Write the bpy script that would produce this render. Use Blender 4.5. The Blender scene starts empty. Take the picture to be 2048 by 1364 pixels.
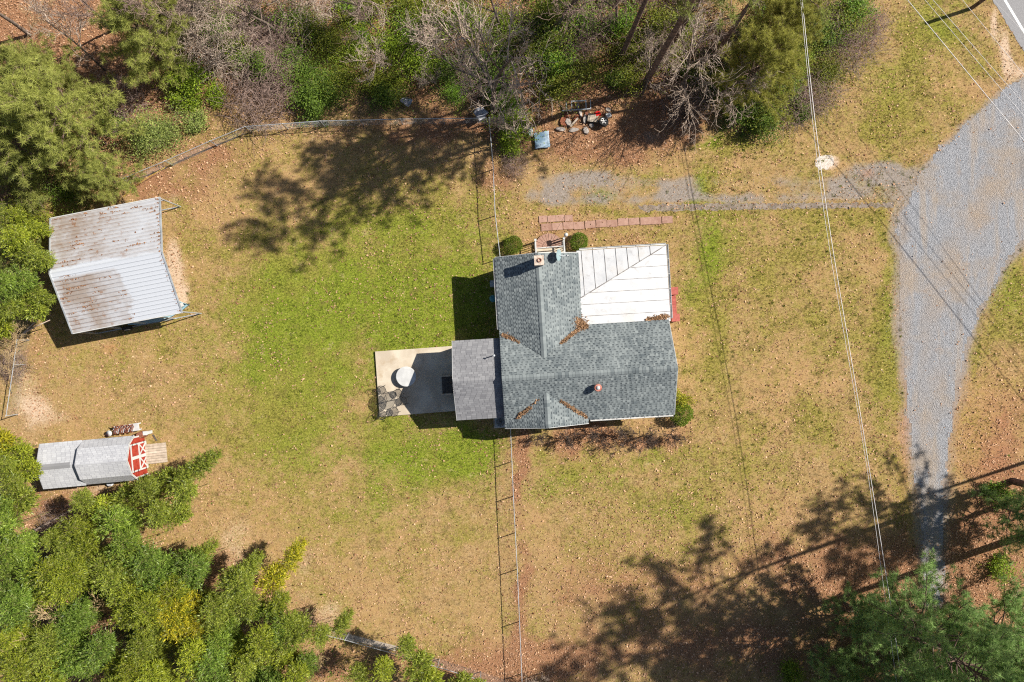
import bpy, math, random
import numpy as np
from mathutils import Vector, Matrix

# ------------------------------------------------------------------ camera, sky, sun, exposure
SC = bpy.context.scene
COL = SC.collection
CAM_H = 46.0            # drone height above the lawn
PX = 30.0               # photograph pixels per metre on the ground
cam_d = bpy.data.cameras.new("camera")
cam_d.sensor_width = 36.0
cam_d.lens = 36.0 * CAM_H / (2048.0 / PX)
cam_d.clip_end = 5000.0
cam = bpy.data.objects.new("camera", cam_d)
cam.location = (0, 0, CAM_H)
COL.objects.link(cam)
SC.camera = cam

SUN_EL = math.radians(43.5)
SUN_AZ = math.radians(71.5)      # clockwise from +Y
wd = bpy.data.worlds.new("World")
SC.world = wd
wd.use_nodes = True
wn = wd.node_tree
sky = wn.nodes.new("ShaderNodeTexSky")
sky.sky_type = 'NISHITA'
sky.sun_disc = False
sky.sun_elevation = SUN_EL
sky.sun_rotation = SUN_AZ
wn.links.new(sky.outputs[0], wn.nodes["Background"].inputs[0])
wn.nodes["Background"].inputs[1].default_value = 0.052
SUNV = Vector((math.sin(SUN_AZ) * math.cos(SUN_EL), math.cos(SUN_AZ) * math.cos(SUN_EL), math.sin(SUN_EL)))
sd = bpy.data.lights.new("sun", 'SUN')
sd.energy = 5.0
sd.angle = math.radians(0.53)
sd.color = (1.0, 0.945, 0.85)
so = bpy.data.objects.new("sun", sd)
so.rotation_euler = SUNV.to_track_quat('Z', 'Y').to_euler()
so.location = (30, 10, 40)
COL.objects.link(so)
SC.view_settings.view_transform = 'Standard'
SC.view_settings.look = 'None'
SC.view_settings.exposure = 0.70
SC.view_settings.gamma = 1.0
SC.view_settings.use_curve_mapping = False
SC.cycles.use_denoising = False
SC.cycles.pixel_filter_type = 'BLACKMAN_HARRIS'
SC.cycles.filter_width = 1.15

# ------------------------------------------------------------------ helpers
def P(px, py, z=0.0):
    k = (1 - z / CAM_H) / PX
    return np.array([(px - 1024) * k, (682 - py) * k, z])

R_ = np.random.default_rng(7)

def tag(o, label=None, cat=None, group=None, kind=None):
    if label: o["label"] = label
    if cat: o["category"] = cat
    if group: o["group"] = group
    if kind: o["kind"] = kind
    return o

def empty(name, loc=(0, 0, 0), rz=0.0, label=None, cat=None, group=None):
    o = bpy.data.objects.new(name, None)
    o.empty_display_size = 0.2
    o.location = [float(c) for c in loc]
    o.rotation_euler = (0, 0, rz)
    COL.objects.link(o)
    return tag(o, label, cat, group)

def link(name, me, parent=None, loc=None, rz=None, scale=None):
    o = bpy.data.objects.new(name, me)
    COL.objects.link(o)
    if parent is not None: o.parent = parent
    if loc is not None: o.location = [float(c) for c in loc]
    if rz is not None: o.rotation_euler = (0, 0, rz)
    if scale is not None: o.scale = (scale,) * 3 if not hasattr(scale, '__len__') else scale
    return o

def mesh_np(name, V, F, mat, attrs=None, pattrs=None, smooth=False):
    V = np.asarray(V, np.float32); F = np.asarray(F, np.int32)
    me = bpy.data.meshes.new(name)
    n, k = F.shape
    me.vertices.add(len(V)); me.vertices.foreach_set("co", V.ravel())
    me.loops.add(n * k); me.loops.foreach_set("vertex_index", F.ravel())
    me.polygons.add(n)
    me.polygons.foreach_set("loop_start", np.arange(0, n * k, k, dtype=np.int32))
    me.polygons.foreach_set("loop_total", np.full(n, k, np.int32))
    if smooth: me.polygons.foreach_set("use_smooth", np.ones(n, bool))
    for nm, a in (attrs or {}).items():
        at = me.attributes.new(nm, 'FLOAT', 'FACE')
        at.data.foreach_set("value", np.asarray(a, np.float32))
    for nm, a in (pattrs or {}).items():
        at = me.attributes.new(nm, 'FLOAT', 'POINT')
        at.data.foreach_set("value", np.asarray(a, np.float32))
    me.update(calc_edges=True)
    if mat: me.materials.append(mat)
    return me

class MB:
    """collects boxes, tubes and polygons and builds ONE mesh"""
    def __init__(s): s.v = []; s.f = []; s.a = []; s.b = []
    def add(s, vs, fs, a=0.5, b=0.0):
        o = len(s.v)
        s.v += [tuple(float(c) for c in v) for v in vs]
        for f in fs:
            s.f.append(tuple(o + i for i in f)); s.a.append(a); s.b.append(b)
        return s
    def box(s, c, d, rz=0.0, ry=0.0, rx=0.0, a=0.5, taper=1.0):
        m = Matrix.Rotation(rz, 3, 'Z') @ Matrix.Rotation(ry, 3, 'Y') @ Matrix.Rotation(rx, 3, 'X')
        vs = []
        for z in (-1, 1):
            t = taper if z > 0 else 1.0
            for x, y in ((-1, -1), (1, -1), (1, 1), (-1, 1)):
                vs.append(Vector(c) + m @ Vector((x * d[0] / 2 * t, y * d[1] / 2 * t, z * d[2] / 2)))
        return s.add(vs, [(3, 2, 1, 0), (4, 5, 6, 7), (0, 1, 5, 4), (1, 2, 6, 5), (2, 3, 7, 6), (3, 0, 4, 7)], a)
    def bar(s, p, q, w, h=None, a=0.5):
        p, q = Vector(p), Vector(q); h = h or w
        d = q - p; L = d.length
        if L < 1e-6: return s
        d.normalize()
        up = Vector((0, 0, 1)) if abs(d.z) < 0.95 else Vector((1, 0, 0))
        x = d.cross(up).normalized(); y = x.cross(d).normalized()
        vs = []
        for e in (p, q):
            for i, j in ((-1, -1), (1, -1), (1, 1), (-1, 1)):
                vs.append(e + x * (i * w / 2) + y * (j * h / 2))
        return s.add(vs, [(0, 1, 2, 3), (7, 6, 5, 4), (0, 4, 5, 1), (1, 5, 6, 2), (2, 6, 7, 3), (3, 7, 4, 0)], a)
    def tube(s, pts, r, n=8, a=0.5, cap=True, closed=False):
        pts = [Vector(p) for p in pts]
        rs = r if hasattr(r, '__len__') else [r] * len(pts)
        vs, fs = [], []
        m = len(pts)
        for i, p in enumerate(pts):
            if closed: d = pts[(i + 1) % m] - pts[i - 1]
            else: d = pts[min(i + 1, m - 1)] - pts[max(i - 1, 0)]
            if d.length < 1e-9: d = Vector((0, 0, 1))
            d.normalize()
            up = Vector((0, 0, 1)) if abs(d.z) < 0.92 else Vector((1, 0, 0))
            x = d.cross(up).normalized(); y = x.cross(d)
            for k in range(n):
                t = 2 * math.pi * k / n
                vs.append(p + x * (math.cos(t) * rs[i]) + y * (math.sin(t) * rs[i]))
        for i in range(m if closed else m - 1):
            j = (i + 1) % m
            for k in range(n):
                fs.append((i * n + k, i * n + (k + 1) % n, j * n + (k + 1) % n, j * n + k))
        if cap and not closed:
            fs.append(tuple(range(n))[::-1]); fs.append(tuple((m - 1) * n + k for k in range(n)))
        return s.add(vs, fs, a)
    def lathe(s, c, prof, n=20, a=0.5):
        """prof = [(r, z)...] about the vertical through c"""
        vs, fs = [], []
        for r, z in prof:
            for k in range(n):
                t = 2 * math.pi * k / n
                vs.append((c[0] + r * math.cos(t), c[1] + r * math.sin(t), c[2] + z))
        for i in range(len(prof) - 1):
            for k in range(n):
                fs.append((i * n + k, i * n + (k + 1) % n, (i + 1) * n + (k + 1) % n, (i + 1) * n + k))
        fs.append(tuple(range(n))[::-1])
        fs.append(tuple((len(prof) - 1) * n + k for k in range(n)))
        return s.add(vs, fs, a)
    def prism(s, poly, dz, a=0.5):
        """polygon of 3-D points (counter-clockwise from above), extruded down by dz"""
        n = len(poly)
        vs = [tuple(p) for p in poly] + [(p[0], p[1], p[2] - dz) for p in poly]
        fs = [tuple(range(n)), tuple(range(2 * n - 1, n - 1, -1))]
        for i in range(n):
            j = (i + 1) % n
            fs.append((i, n + i, n + j, j))
        return s.add(vs, fs, a)
    def mesh(s, name, mat, smooth=False):
        me = bpy.data.meshes.new(name)
        me.from_pydata(s.v, [], s.f)
        at = me.attributes.new("rnd", 'FLOAT', 'FACE'); at.data.foreach_set("value", s.a)
        if any(s.b):
            at = me.attributes.new("dark", 'FLOAT', 'FACE'); at.data.foreach_set("value", s.b)
        if smooth:
            me.polygons.foreach_set("use_smooth", [True] * len(s.f))
        me.update()
        if mat: me.materials.append(mat)
        return me
    def build(s, name, mat, parent=None, smooth=False, **k):
        return link(name, s.mesh(name, mat, smooth), parent, **k)

def vnoise(x, y, scale, seed, octaves=4, gain=0.5):
    out = np.zeros_like(x, float); amp = 1.0; tot = 0
    for o in range(octaves):
        rg = np.random.default_rng(seed * 101 + o)
        G = rg.random((256, 256))
        fx = x / scale * 2 ** o + 1000.37; fy = y / scale * 2 ** o + 1000.71
        ix = np.floor(fx).astype(int); iy = np.floor(fy).astype(int)
        tx = fx - ix; ty = fy - iy
        tx = tx * tx * (3 - 2 * tx); ty = ty * ty * (3 - 2 * ty)
        g = lambda a, b: G[a % 256, b % 256]
        out += amp * ((g(ix, iy) * (1 - tx) + g(ix + 1, iy) * tx) * (1 - ty) + (g(ix, iy + 1) * (1 - tx) + g(ix + 1, iy + 1) * tx) * ty)
        tot += amp; amp *= gain
    return out / tot

def inpoly(x, y, poly):
    c = np.zeros(x.shape, bool); n = len(poly)
    for i in range(n):
        x0, y0 = poly[i]; x1, y1 = poly[(i + 1) % n]
        if y0 == y1: continue
        t = ((y0 > y) != (y1 > y)) & (x < (x1 - x0) * (y - y0) / (y1 - y0) + x0)
        c ^= t
    return c

# ------------------------------------------------------------------ materials
def newmat(name):
    m = bpy.data.materials.new(name); m.use_nodes = True
    nt = m.node_tree
    return m, nt, nt.nodes["Principled BSDF"]
def N(nt, t, **kw):
    n = nt.nodes.new(t)
    for k, v in kw.items(): setattr(n, k, v)
    return n
def mixc(nt, f, a, b, blend='MIX'):
    n = nt.nodes.new("ShaderNodeMix"); n.data_type = 'RGBA'; n.blend_type = blend
    for s, v in ((0, f), (6, a), (7, b)):
        if hasattr(v, 'is_output'): nt.links.new(v, n.inputs[s])
        elif s == 0: n.inputs[0].default_value = v
        else: n.inputs[s].default_value = (*v, 1) if len(v) == 3 else v
    return n.outputs[2]
def math_(nt, op, a, b=None, c=None, clamp=False):
    n = nt.nodes.new("ShaderNodeMath"); n.operation = op; n.use_clamp = clamp
    for i, v in enumerate((a, b, c)):
        if v is None: continue
        if hasattr(v, 'is_output'): nt.links.new(v, n.inputs[i])
        else: n.inputs[i].default_value = v
    return n.outputs[0]
def noise(nt, scale, detail=3, rough=0.55, vec=None, dist=0.0):
    n = nt.nodes.new("ShaderNodeTexNoise")
    n.inputs["Scale"].default_value = scale; n.inputs["Detail"].default_value = detail
    n.inputs["Roughness"].default_value = rough; n.inputs["Distortion"].default_value = dist
    if vec is None:
        vec = nt.nodes.new("ShaderNodeTexCoord").outputs["Object"]
    nt.links.new(vec, n.inputs["Vector"])
    return n.outputs["Fac"]
def attr(nt, name):
    n = nt.nodes.new("ShaderNodeAttribute"); n.attribute_name = name
    return n.outputs["Fac"]
def sstep(nt, v, lo, hi):
    n = nt.nodes.new("ShaderNodeMapRange"); n.interpolation_type = 'SMOOTHSTEP'
    nt.links.new(v, n.inputs[0]); n.inputs[1].default_value = lo; n.inputs[2].default_value = hi
    return n.outputs[0]
def bump(nt, bs, h, strength, dist=0.02):
    n = nt.nodes.new("ShaderNodeBump"); n.inputs["Strength"].default_value = strength; n.inputs["Distance"].default_value = dist
    nt.links.new(h, n.inputs["Height"]); nt.links.new(n.outputs[0], bs.inputs["Normal"])

def vmat(name, c1, c2, scale=3.0, rough=0.8, metal=0.0, bmp=0.0, use_rnd=0.0, lo=0.35, hi=0.65, spec=0.3, detail=4, stain=None):
    m, nt, bs = newmat(name)
    f = sstep(nt, noise(nt, scale, detail), lo, hi)
    if use_rnd:
        f = math_(nt, 'ADD', math_(nt, 'MULTIPLY', f, 1 - use_rnd), math_(nt, 'MULTIPLY', attr(nt, "rnd"), use_rnd))
    c = mixc(nt, f, c1, c2)
    if stain:
        c = mixc(nt, sstep(nt, noise(nt, stain[1], 6, 0.65), stain[2], stain[3]), c, stain[0])
    nt.links.new(c, bs.inputs["Base Color"])
    bs.inputs["Roughness"].default_value = rough; bs.inputs["Metallic"].default_value = metal
    bs.inputs["Specular IOR Level"].default_value = spec
    if bmp: bump(nt, bs, noise(nt, scale * 6, 4), bmp)
    return m

def leafmat(name, c1, c2, trans=0.35, rough=0.55, spec=0.25):
    m, nt, bs = newmat(name)
    oi = nt.nodes.new("ShaderNodeObjectInfo")
    c = mixc(nt, attr(nt, "rnd"), c1, c2)
    c = mixc(nt, 1.0, c, oi.outputs["Color"], 'MULTIPLY')
    v = math_(nt, 'MULTIPLY_ADD', oi.outputs["Random"], 0.3, 0.85)
    hs = nt.nodes.new("ShaderNodeHueSaturation"); nt.links.new(c, hs.inputs["Color"]); nt.links.new(v, hs.inputs["Value"])
    c = hs.outputs[0]
    nt.links.new(c, bs.inputs["Base Color"]); bs.inputs["Roughness"].default_value = rough
    bs.inputs["Specular IOR Level"].default_value = spec
    if trans:
        tr = nt.nodes.new("ShaderNodeBsdfTranslucent"); nt.links.new(c, tr.inputs[0])
        mx = nt.nodes.new("ShaderNodeMixShader"); mx.inputs[0].default_value = trans
        nt.links.new(bs.outputs[0], mx.inputs[1]); nt.links.new(tr.outputs[0], mx.inputs[2])
        nt.links.new(mx.outputs[0], nt.nodes["Material Output"].inputs[0])
    return m

M = {}
M['bark'] = vmat('bark', (0.10, 0.075, 0.06), (0.20, 0.155, 0.125), 6, 0.9, bmp=0.5)
M['bark_pine'] = vmat('bark_pine', (0.085, 0.055, 0.045), (0.21, 0.14, 0.11), 5, 0.9, bmp=0.6)
M['twig_pale'] = vmat('twig_pale', (0.36, 0.27, 0.205), (0.56, 0.455, 0.375), 4, 0.85)
M['twig_brown'] = vmat('twig_brown', (0.20, 0.135, 0.11), (0.35, 0.25, 0.21), 4, 0.85)
M['twig_tan'] = vmat('twig_tan', (0.42, 0.30, 0.15), (0.58, 0.43, 0.24), 4, 0.8)
M['twig_dark'] = vmat('twig_dark', (0.07, 0.05, 0.04), (0.15, 0.11, 0.09), 4, 0.85)
M['culm'] = vmat('culm', (0.22, 0.24, 0.08), (0.42, 0.34, 0.16), 2, 0.5)
M['needle'] = leafmat('needle', (0.085, 0.115, 0.03), (0.36, 0.40, 0.13), 0.4)
M['bamboo_leaf'] = leafmat('bamboo_leaf', (0.048, 0.09, 0.008), (0.46, 0.51, 0.07), 0.40, 0.42, 0.35)
M['leaf'] = leafmat('leaf', (0.05, 0.085, 0.012), (0.27, 0.33, 0.05), 0.35)
M['dry_leaf'] = leafmat('dry_leaf', (0.20, 0.085, 0.038), (0.80, 0.52, 0.33), 0.15, 0.8, 0.1)
M['straw'] = leafmat('straw', (0.11, 0.058, 0.028), (0.44, 0.27, 0.155), 0.1, 0.8, 0.1)
M['galv'] = vmat('galvanised_steel', (0.36, 0.38, 0.40), (0.50, 0.52, 0.54), 2, 0.5, 0.4)
M['mesh_wire'] = vmat('mesh_wire', (0.30, 0.31, 0.32), (0.42, 0.43, 0.44), 2, 0.5, 0.3)
M['white'] = vmat('white_paint', (0.44, 0.44, 0.435), (0.53, 0.53, 0.52), 2, 0.5)
M['black_metal'] = vmat('black_metal', (0.012, 0.012, 0.013), (0.03, 0.03, 0.03), 8, 0.5)
M['concrete'] = vmat('concrete', (0.43, 0.36, 0.275), (0.55, 0.48, 0.38), 0.9, 0.85, bmp=0.15, stain=((0.38, 0.29, 0.19), 1.1, 0.52, 0.8))
M['asphalt_strip'] = vmat('asphalt_strip', (0.17, 0.135, 0.11), (0.27, 0.22, 0.18), 2.5, 0.9, bmp=0.3)
M['red_block'] = vmat('red_block', (0.27, 0.15, 0.11), (0.39, 0.24, 0.185), 5, 0.85, use_rnd=0.5, bmp=0.2, stain=((0.42, 0.28, 0.22), 7, 0.55, 0.75))
M['brick'] = vmat('brick_red', (0.25, 0.075, 0.05), (0.36, 0.13, 0.09), 8, 0.8, bmp=0.3)
M['red_step'] = vmat('red_step_paint', (0.30, 0.07, 0.055), (0.42, 0.12, 0.095), 6, 0.8, use_rnd=.4, bmp=.2)
M['red_paint'] = vmat('red_paint', (0.25, 0.022, 0.013), (0.34, 0.045, 0.026), 3, 0.6, stain=((0.30, 0.09, 0.06), 4, .55, .75))
M['weathered_wood'] = vmat('weathered_wood', (0.30, 0.24, 0.18), (0.50, 0.42, 0.34), 5, 0.9, use_rnd=0.5, bmp=0.3)
M['dark_wood'] = vmat('dark_wood', (0.05, 0.04, 0.035), (0.12, 0.10, 0.085), 6, 0.8, use_rnd=0.4)
M['rust'] = vmat('rust', (0.14, 0.04, 0.02), (0.27, 0.10, 0.05), 12, 0.85)
M['rubber'] = vmat('rubber', (0.012, 0.012, 0.012), (0.03, 0.03, 0.03), 10, 0.8)
M['alloy'] = vmat('alloy', (0.60, 0.58, 0.55), (0.75, 0.73, 0.70), 6, 0.35, 0.5)
M['stone'] = vmat('broken_concrete', (0.24, 0.21, 0.19), (0.44, 0.39, 0.35), 5, 0.9, bmp=0.5, use_rnd=0.5)
M['tarp'] = vmat('blue_grey_sheet', (0.10, 0.17, 0.24), (0.30, 0.38, 0.46), 1.6, 0.45)
M['pale_plastic'] = vmat('pale_plastic', (0.45, 0.46, 0.50), (0.66, 0.66, 0.68), 3, 0.5)
M['grey_plastic'] = vmat('grey_plastic', (0.24, 0.25, 0.29), (0.40, 0.40, 0.43), 3, 0.5)
M['teal_plastic'] = vmat('teal_plastic', (0.05, 0.20, 0.24), (0.09, 0.30, 0.34), 3, 0.5)
M['unit_metal'] = vmat('unit_metal', (0.28, 0.31, 0.32), (0.38, 0.41, 0.42), 3, 0.5)
M['siding'] = vmat('siding', (0.62, 0.62, 0.60), (0.70, 0.70, 0.68), 1.5, 0.6)
M['glass'] = vmat('window_glass', (0.03, 0.04, 0.05), (0.05, 0.06, 0.07), 1, 0.08, spec=0.6)
M['roof_base'] = vmat('roof_felt', (0.12, 0.135, 0.135), (0.16, 0.175, 0.175), 3, 0.95)
M['chimney'] = vmat('chimney_render', (0.40, 0.31, 0.25), (0.58, 0.48, 0.40), 7, 0.9, bmp=0.3)
M['clay'] = vmat('clay_flue', (0.16, 0.06, 0.035), (0.26, 0.11, 0.07), 9, 0.8)
M['dish'] = vmat('dish_grey', (0.20, 0.28, 0.30), (0.25, 0.33, 0.35), 2, 0.45)
M['yellow'] = vmat('yellow_cord', (0.55, 0.36, 0.03), (0.65, 0.45, 0.06), 3, 0.6)
M['red_plastic'] = vmat('red_plastic', (0.55, 0.012, 0.012), (0.65, 0.03, 0.025), 5, 0.35)
M['wire'] = vmat('aluminium_wire', (0.52, 0.50, 0.50), (0.62, 0.60, 0.60), 1, 0.5, 0.2)
M['road_paint'] = vmat('road_paint', (0.70, 0.70, 0.68), (0.82, 0.82, 0.80), 9, 0.7)
M['asphalt'] = vmat('asphalt', (0.20, 0.195, 0.20), (0.28, 0.275, 0.28), 30, 0.9, bmp=0.3)

def shinglemat(name, c1, c2, dark):
    m, nt, bs = newmat(name)
    c = mixc(nt, attr(nt, "rnd"), c1, c2)
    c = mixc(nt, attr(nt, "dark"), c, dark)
    n2 = noise(nt, 60, 2)
    c = mixc(nt, math_(nt, 'MULTIPLY', n2, 0.35), c, tuple(x * 0.6 for x in c1))
    big = sstep(nt, noise(nt, 0.5, 4), 0.35, 0.7)
    c = mixc(nt, math_(nt, 'MULTIPLY', big, 0.25), c, tuple(x * 1.15 for x in c2))
    nt.links.new(c, bs.inputs["Base Color"]); bs.inputs["Roughness"].default_value = 0.9
    bs.inputs["Specular IOR Level"].default_value = 0.15
    return m
M['shingle'] = shinglemat('shingle_green_grey', (0.10, 0.119, 0.129), (0.255, 0.282, 0.283), (0.028, 0.036, 0.045))
M['shingle_light'] = shinglemat('shingle_lavender_grey', (0.165, 0.165, 0.178), (0.28, 0.28, 0.29), (0.08, 0.08, 0.09))
M['shingle_pale'] = shinglemat('shingle_pale_grey', (0.36, 0.365, 0.39), (0.49, 0.495, 0.515), (0.22, 0.22, 0.25))

# white sheet-metal porch roof, weathered
def metal_white():
    m, nt, bs = newmat('white_sheet_metal')
    c = mixc(nt, sstep(nt, noise(nt, 1.1, 5, 0.6), 0.45, 0.75), (0.48, 0.485, 0.50), (0.40, 0.41, 0.43))
    c = mixc(nt, sstep(nt, noise(nt, 1.9, 6, 0.72), 0.52, 0.74), c, (0.32, 0.315, 0.32))
    c = mixc(nt, math_(nt, 'MULTIPLY', sstep(nt, noise(nt, .8, 5, .65), .52, .7), .5), c, (0.42, 0.39, 0.35))
    nt.links.new(c, bs.inputs["Base Color"]); bs.inputs["Roughness"].default_value = 0.5
    bump(nt, bs, noise(nt, 1.6, 3), 0.25, 0.05)
    return m
M['metal_white'] = metal_white()

def carport_mat():
    m, nt, bs = newmat('carport_sheet_metal')
    tc = nt.nodes.new("ShaderNodeTexCoord").outputs["Object"]
    sp = nt.nodes.new("ShaderNodeSeparateXYZ"); nt.links.new(tc, sp.inputs[0])
    x, y = sp.outputs[0], sp.outputs[1]
    n1 = noise(nt, 0.7, 5, 0.6)
    n2 = noise(nt, 5.0, 6, 0.7)
    wob = math_(nt, 'MULTIPLY_ADD', n1, 2.4, -1.2)
    # old leaf film: upper slope all over, lower slope only on its sheltered end
    up = sstep(nt, math_(nt, 'ADD', y, math_(nt, 'MULTIPLY', wob, 0.4)), 0.15, 0.40)
    dd = math_(nt, 'ADD', math_(nt, 'ADD', x, math_(nt, 'MULTIPLY', wob, 1.6)), math_(nt, 'MULTIPLY_ADD', n2, 1.2, -.6))
    low = math_(nt, 'MULTIPLY', sstep(nt, math_(nt, 'MULTIPLY', dd, -1), -0.75, -0.25), sstep(nt, math_(nt, 'MULTIPLY', y, -1), 0.25, 0.5))
    film = math_(nt, 'MAXIMUM', up, low)
    rag = noise(nt, .75, 6, 0.68)
    film = math_(nt, 'MULTIPLY', film, math_(nt, 'MULTIPLY_ADD', rag, 2.6, -.55, clamp=True), clamp=True)
    film = math_(nt, 'MULTIPLY', film, math_(nt, 'MULTIPLY_ADD', sstep(nt, math_(nt, 'ADD', x, wob), -2.0, 2.6), -.65, 1.0))
    c = mixc(nt, film, (0.45, 0.47, 0.51), (0.27, 0.225, 0.195))
    fr_ = math_(nt, 'FRACT', math_(nt, 'DIVIDE', math_(nt, 'ADD', y, 3.685), 0.24567))
    ln = math_(nt, 'MULTIPLY', sstep(nt, fr_, .84, .95), math_(nt, 'SUBTRACT', 1.0, sstep(nt, fr_, .98, 1.0)))
    ln2 = math_(nt, 'MULTIPLY', sstep(nt, fr_, .36, .40), math_(nt, 'SUBTRACT', 1.0, sstep(nt, fr_, .44, .54)))
    side = sstep(nt, y, -.02, .02)
    ln = math_(nt, 'ADD', math_(nt, 'MULTIPLY', ln, math_(nt, 'SUBTRACT', 1.0, side)), math_(nt, 'MULTIPLY', ln2, side))
    ln = math_(nt, 'ADD', math_(nt, 'MULTIPLY', ln, side), math_(nt, 'MULTIPLY', ln2, math_(nt, 'SUBTRACT', 1.0, side))) if False else ln
    vx = nt.nodes.new("ShaderNodeCombineXYZ"); nt.links.new(math_(nt, 'MULTIPLY', x, .8), vx.inputs[0]); nt.links.new(math_(nt, 'MULTIPLY', y, 5.0), vx.inputs[1])
    brk = sstep(nt, noise(nt, 1.0, 3, .6, vx.outputs[0]), .36, .56)
    filmw = math_(nt, 'MULTIPLY', film, 1.6, clamp=True)
    c = mixc(nt, math_(nt, 'MULTIPLY', math_(nt, 'MULTIPLY', ln, brk), filmw), c, (0.17, 0.095, 0.055))
    spots = math_(nt, 'MULTIPLY', sstep(nt, noise(nt, 2.3, 6, 0.7), 0.58, 0.64), film)
    c = mixc(nt, spots, c, (0.22, 0.12, 0.07))
    nt.links.new(c, bs.inputs["Base Color"]); bs.inputs["Roughness"].default_value = 0.55
    return m
M['carport'] = carport_mat()

# ------------------------------------------------------------------ ground masks (what grows or lies where)
def blobs(x, y, L):
    """sum of soft ellipses given in photograph pixels on the ground"""
    o = np.zeros_like(x)
    for (cx, cy, rx, ry, w) in L:
        o += w * np.exp(-(((x - cx) / rx) ** 2 + ((y - cy) / ry) ** 2))
    return o
GREEN = [(500, 640, 140, 120, .22), (560, 860, 170, 90, .2), (430, 760, 120, 70, .15), (1560, 520, 120, 60, .25), (1650, 760, 60, 90, .2), (640, 700, 330, 230, .30), (720, 600, 60, 40, .5), (1560, 620, 260, 260, .10), (690, 620, 150, 90, .75), (830, 690, 110, 110, .75), (610, 740, 130, 90, .55), (840, 560, 110, 60, .55), (560, 700, 150, 120, .25),
         (880, 900, 120, 60, .75), (800, 940, 70, 40, .55), (940, 890, 50, 40, .6), (770, 1030, 110, 45, .5), (900, 1060, 80, 40, .35), (600, 900, 200, 90, .3),
         (400, 880, 160, 50, .2), (480, 560, 120, 120, .22), (700, 470, 160, 70, .4), (880, 440, 110, 60, .55), (640, 330, 180, 40, .3), (950, 620, 60, 90, .8),
         (1430, 490, 45, 60, 1.0), (1410, 590, 40, 80, .8), (1450, 640, 35, 50, .6), (1490, 470, 60, 40, .4), (1440, 690, 50, 60, .35), (1690, 450, 90, 30, .35), (1772, 560, 20, 180, .95), (1768, 760, 24, 120, .9),
         (1250, 925, 200, 35, .4), (1110, 960, 90, 60, .35), (1330, 1010, 90, 40, .35), (1470, 890, 60, 60, .25), (1640, 620, 90, 120, .2), (1690, 880, 60, 60, .3),
         (1440, 288, 75, 11, .9), (1530, 292, 60, 14, .5), (1300, 342, 75, 11, .75), (1212, 387, 32, 22, .85), (1418, 385, 22, 30, .7), (1250, 424, 110, 7, .8), (1560, 425, 150, 12, .4), (1230, 465, 110, 12, .4),
         (1790, 140, 110, 120, .45), (1720, 250, 110, 50, .5), (1860, 200, 90, 60, .35), (1900, 30, 60, 50, .8), (1970, 130, 40, 40, .4), (1840, 60, 50, 60, .5),
         (2030, 560, 50, 60, .8), (2020, 640, 50, 40, .6), (1950, 720, 14, 90, .55),
         (1020, 400, 60, 30, .35), (1080, 300, 50, 30, .35), (370, 480, 20, 50, .45), (120, 700, 60, 25, .2), (250, 720, 120, 30, .25),
         (560, 150, 80, 80, .3), (780, 130, 150, 80, .4), (1150, 110, 100, 60, .3)]
LITTER = [(1600, 1060, 260, 120, .28), (1300, 1120, 220, 80, .22), (1150, 1200, 120, 120, .25), (500, 60, 700, 170, 1.0), (1150, 90, 280, 130, 1.0), (80, 180, 200, 180, 1.0), (1180, 300, 130, 40, .75), (1330, 250, 120, 40, .7), (320, 380, 110, 40, .65), (420, 310, 80, 40, .55),
          (1035, 930, 16, 90, .9), (1042, 1200, 18, 180, .55), (1060, 1330, 160, 60, .8), (1130, 470, 90, 35, .6), (1270, 470, 60, 22, .35), (1190, 880, 190, 24, .85), (1350, 830, 60, 40, .4),
          (1990, 1000, 90, 120, .8), (1900, 1200, 200, 130, .9), (1500, 1300, 260, 70, .75), (1700, 1150, 170, 60, .55), (1960, 1350, 200, 60, .9), (2020, 850, 60, 110, .45), (1330, 1180, 200, 60, .3),
          (60, 720, 60, 140, .35), (900, 1330, 160, 40, .5), (150, 1020, 200, 60, .6), (200, 1250, 300, 160, .8), (480, 1150, 80, 60, .3), (640, 1220, 90, 60, .25), (1000, 360, 60, 60, .5), (900, 260, 200, 25, .5), (560, 1330, 200, 60, .7)]
GRAVEL = [(1400, 362, 330, 12, .27), (1480, 396, 320, 11, .33), (1120, 382, 80, 28, .30), (1230, 398, 90, 12, .30), (1760, 345, 90, 26, .75), (1720, 385, 70, 20, .45), (1820, 390, 40, 40, .6), (1600, 365, 70, 24, .35), (1340, 378, 75, 20, .48), (1180, 350, 90, 12, .5), (1300, 270, 40, 30, .55), (1110, 390, 80, 26, .4), (1200, 370, 70, 18, .3),
          (2030, 190, 40, 40, .6), (1870, 1100, 35, 110, .3), (1810, 870, 16, 120, .35), (1480, 395, 150, 12, .4)]
SAND = [(350, 530, 22, 60, .85), (365, 590, 22, 30, .7), (345, 400, 25, 30, .4), (60, 800, 40, 110, .55), (110, 830, 60, 30, .4), (640, 1230, 90, 60, .5), (470, 1090, 60, 90, .45), (180, 980, 70, 20, .5), (310, 940, 40, 30, .4), (1000, 1010, 10, 120, .35),
        (2012, 110, 12, 60, .9), (1990, 50, 10, 40, .8), (2035, 150, 18, 20, .7), (1650, 325, 24, 14, 1.1), (620, 1120, 90, 60, .3), (1160, 885, 150, 14, .25)]
REDSOIL = [(1810, 880, 12, 120, .6), (1870, 860, 20, 80, .35), (1735, 350, 10, 6, .7), (220, 695, 16, 10, .8), (1960, 880, 60, 100, .35), (1990, 790, 40, 80, .2)]
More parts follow.
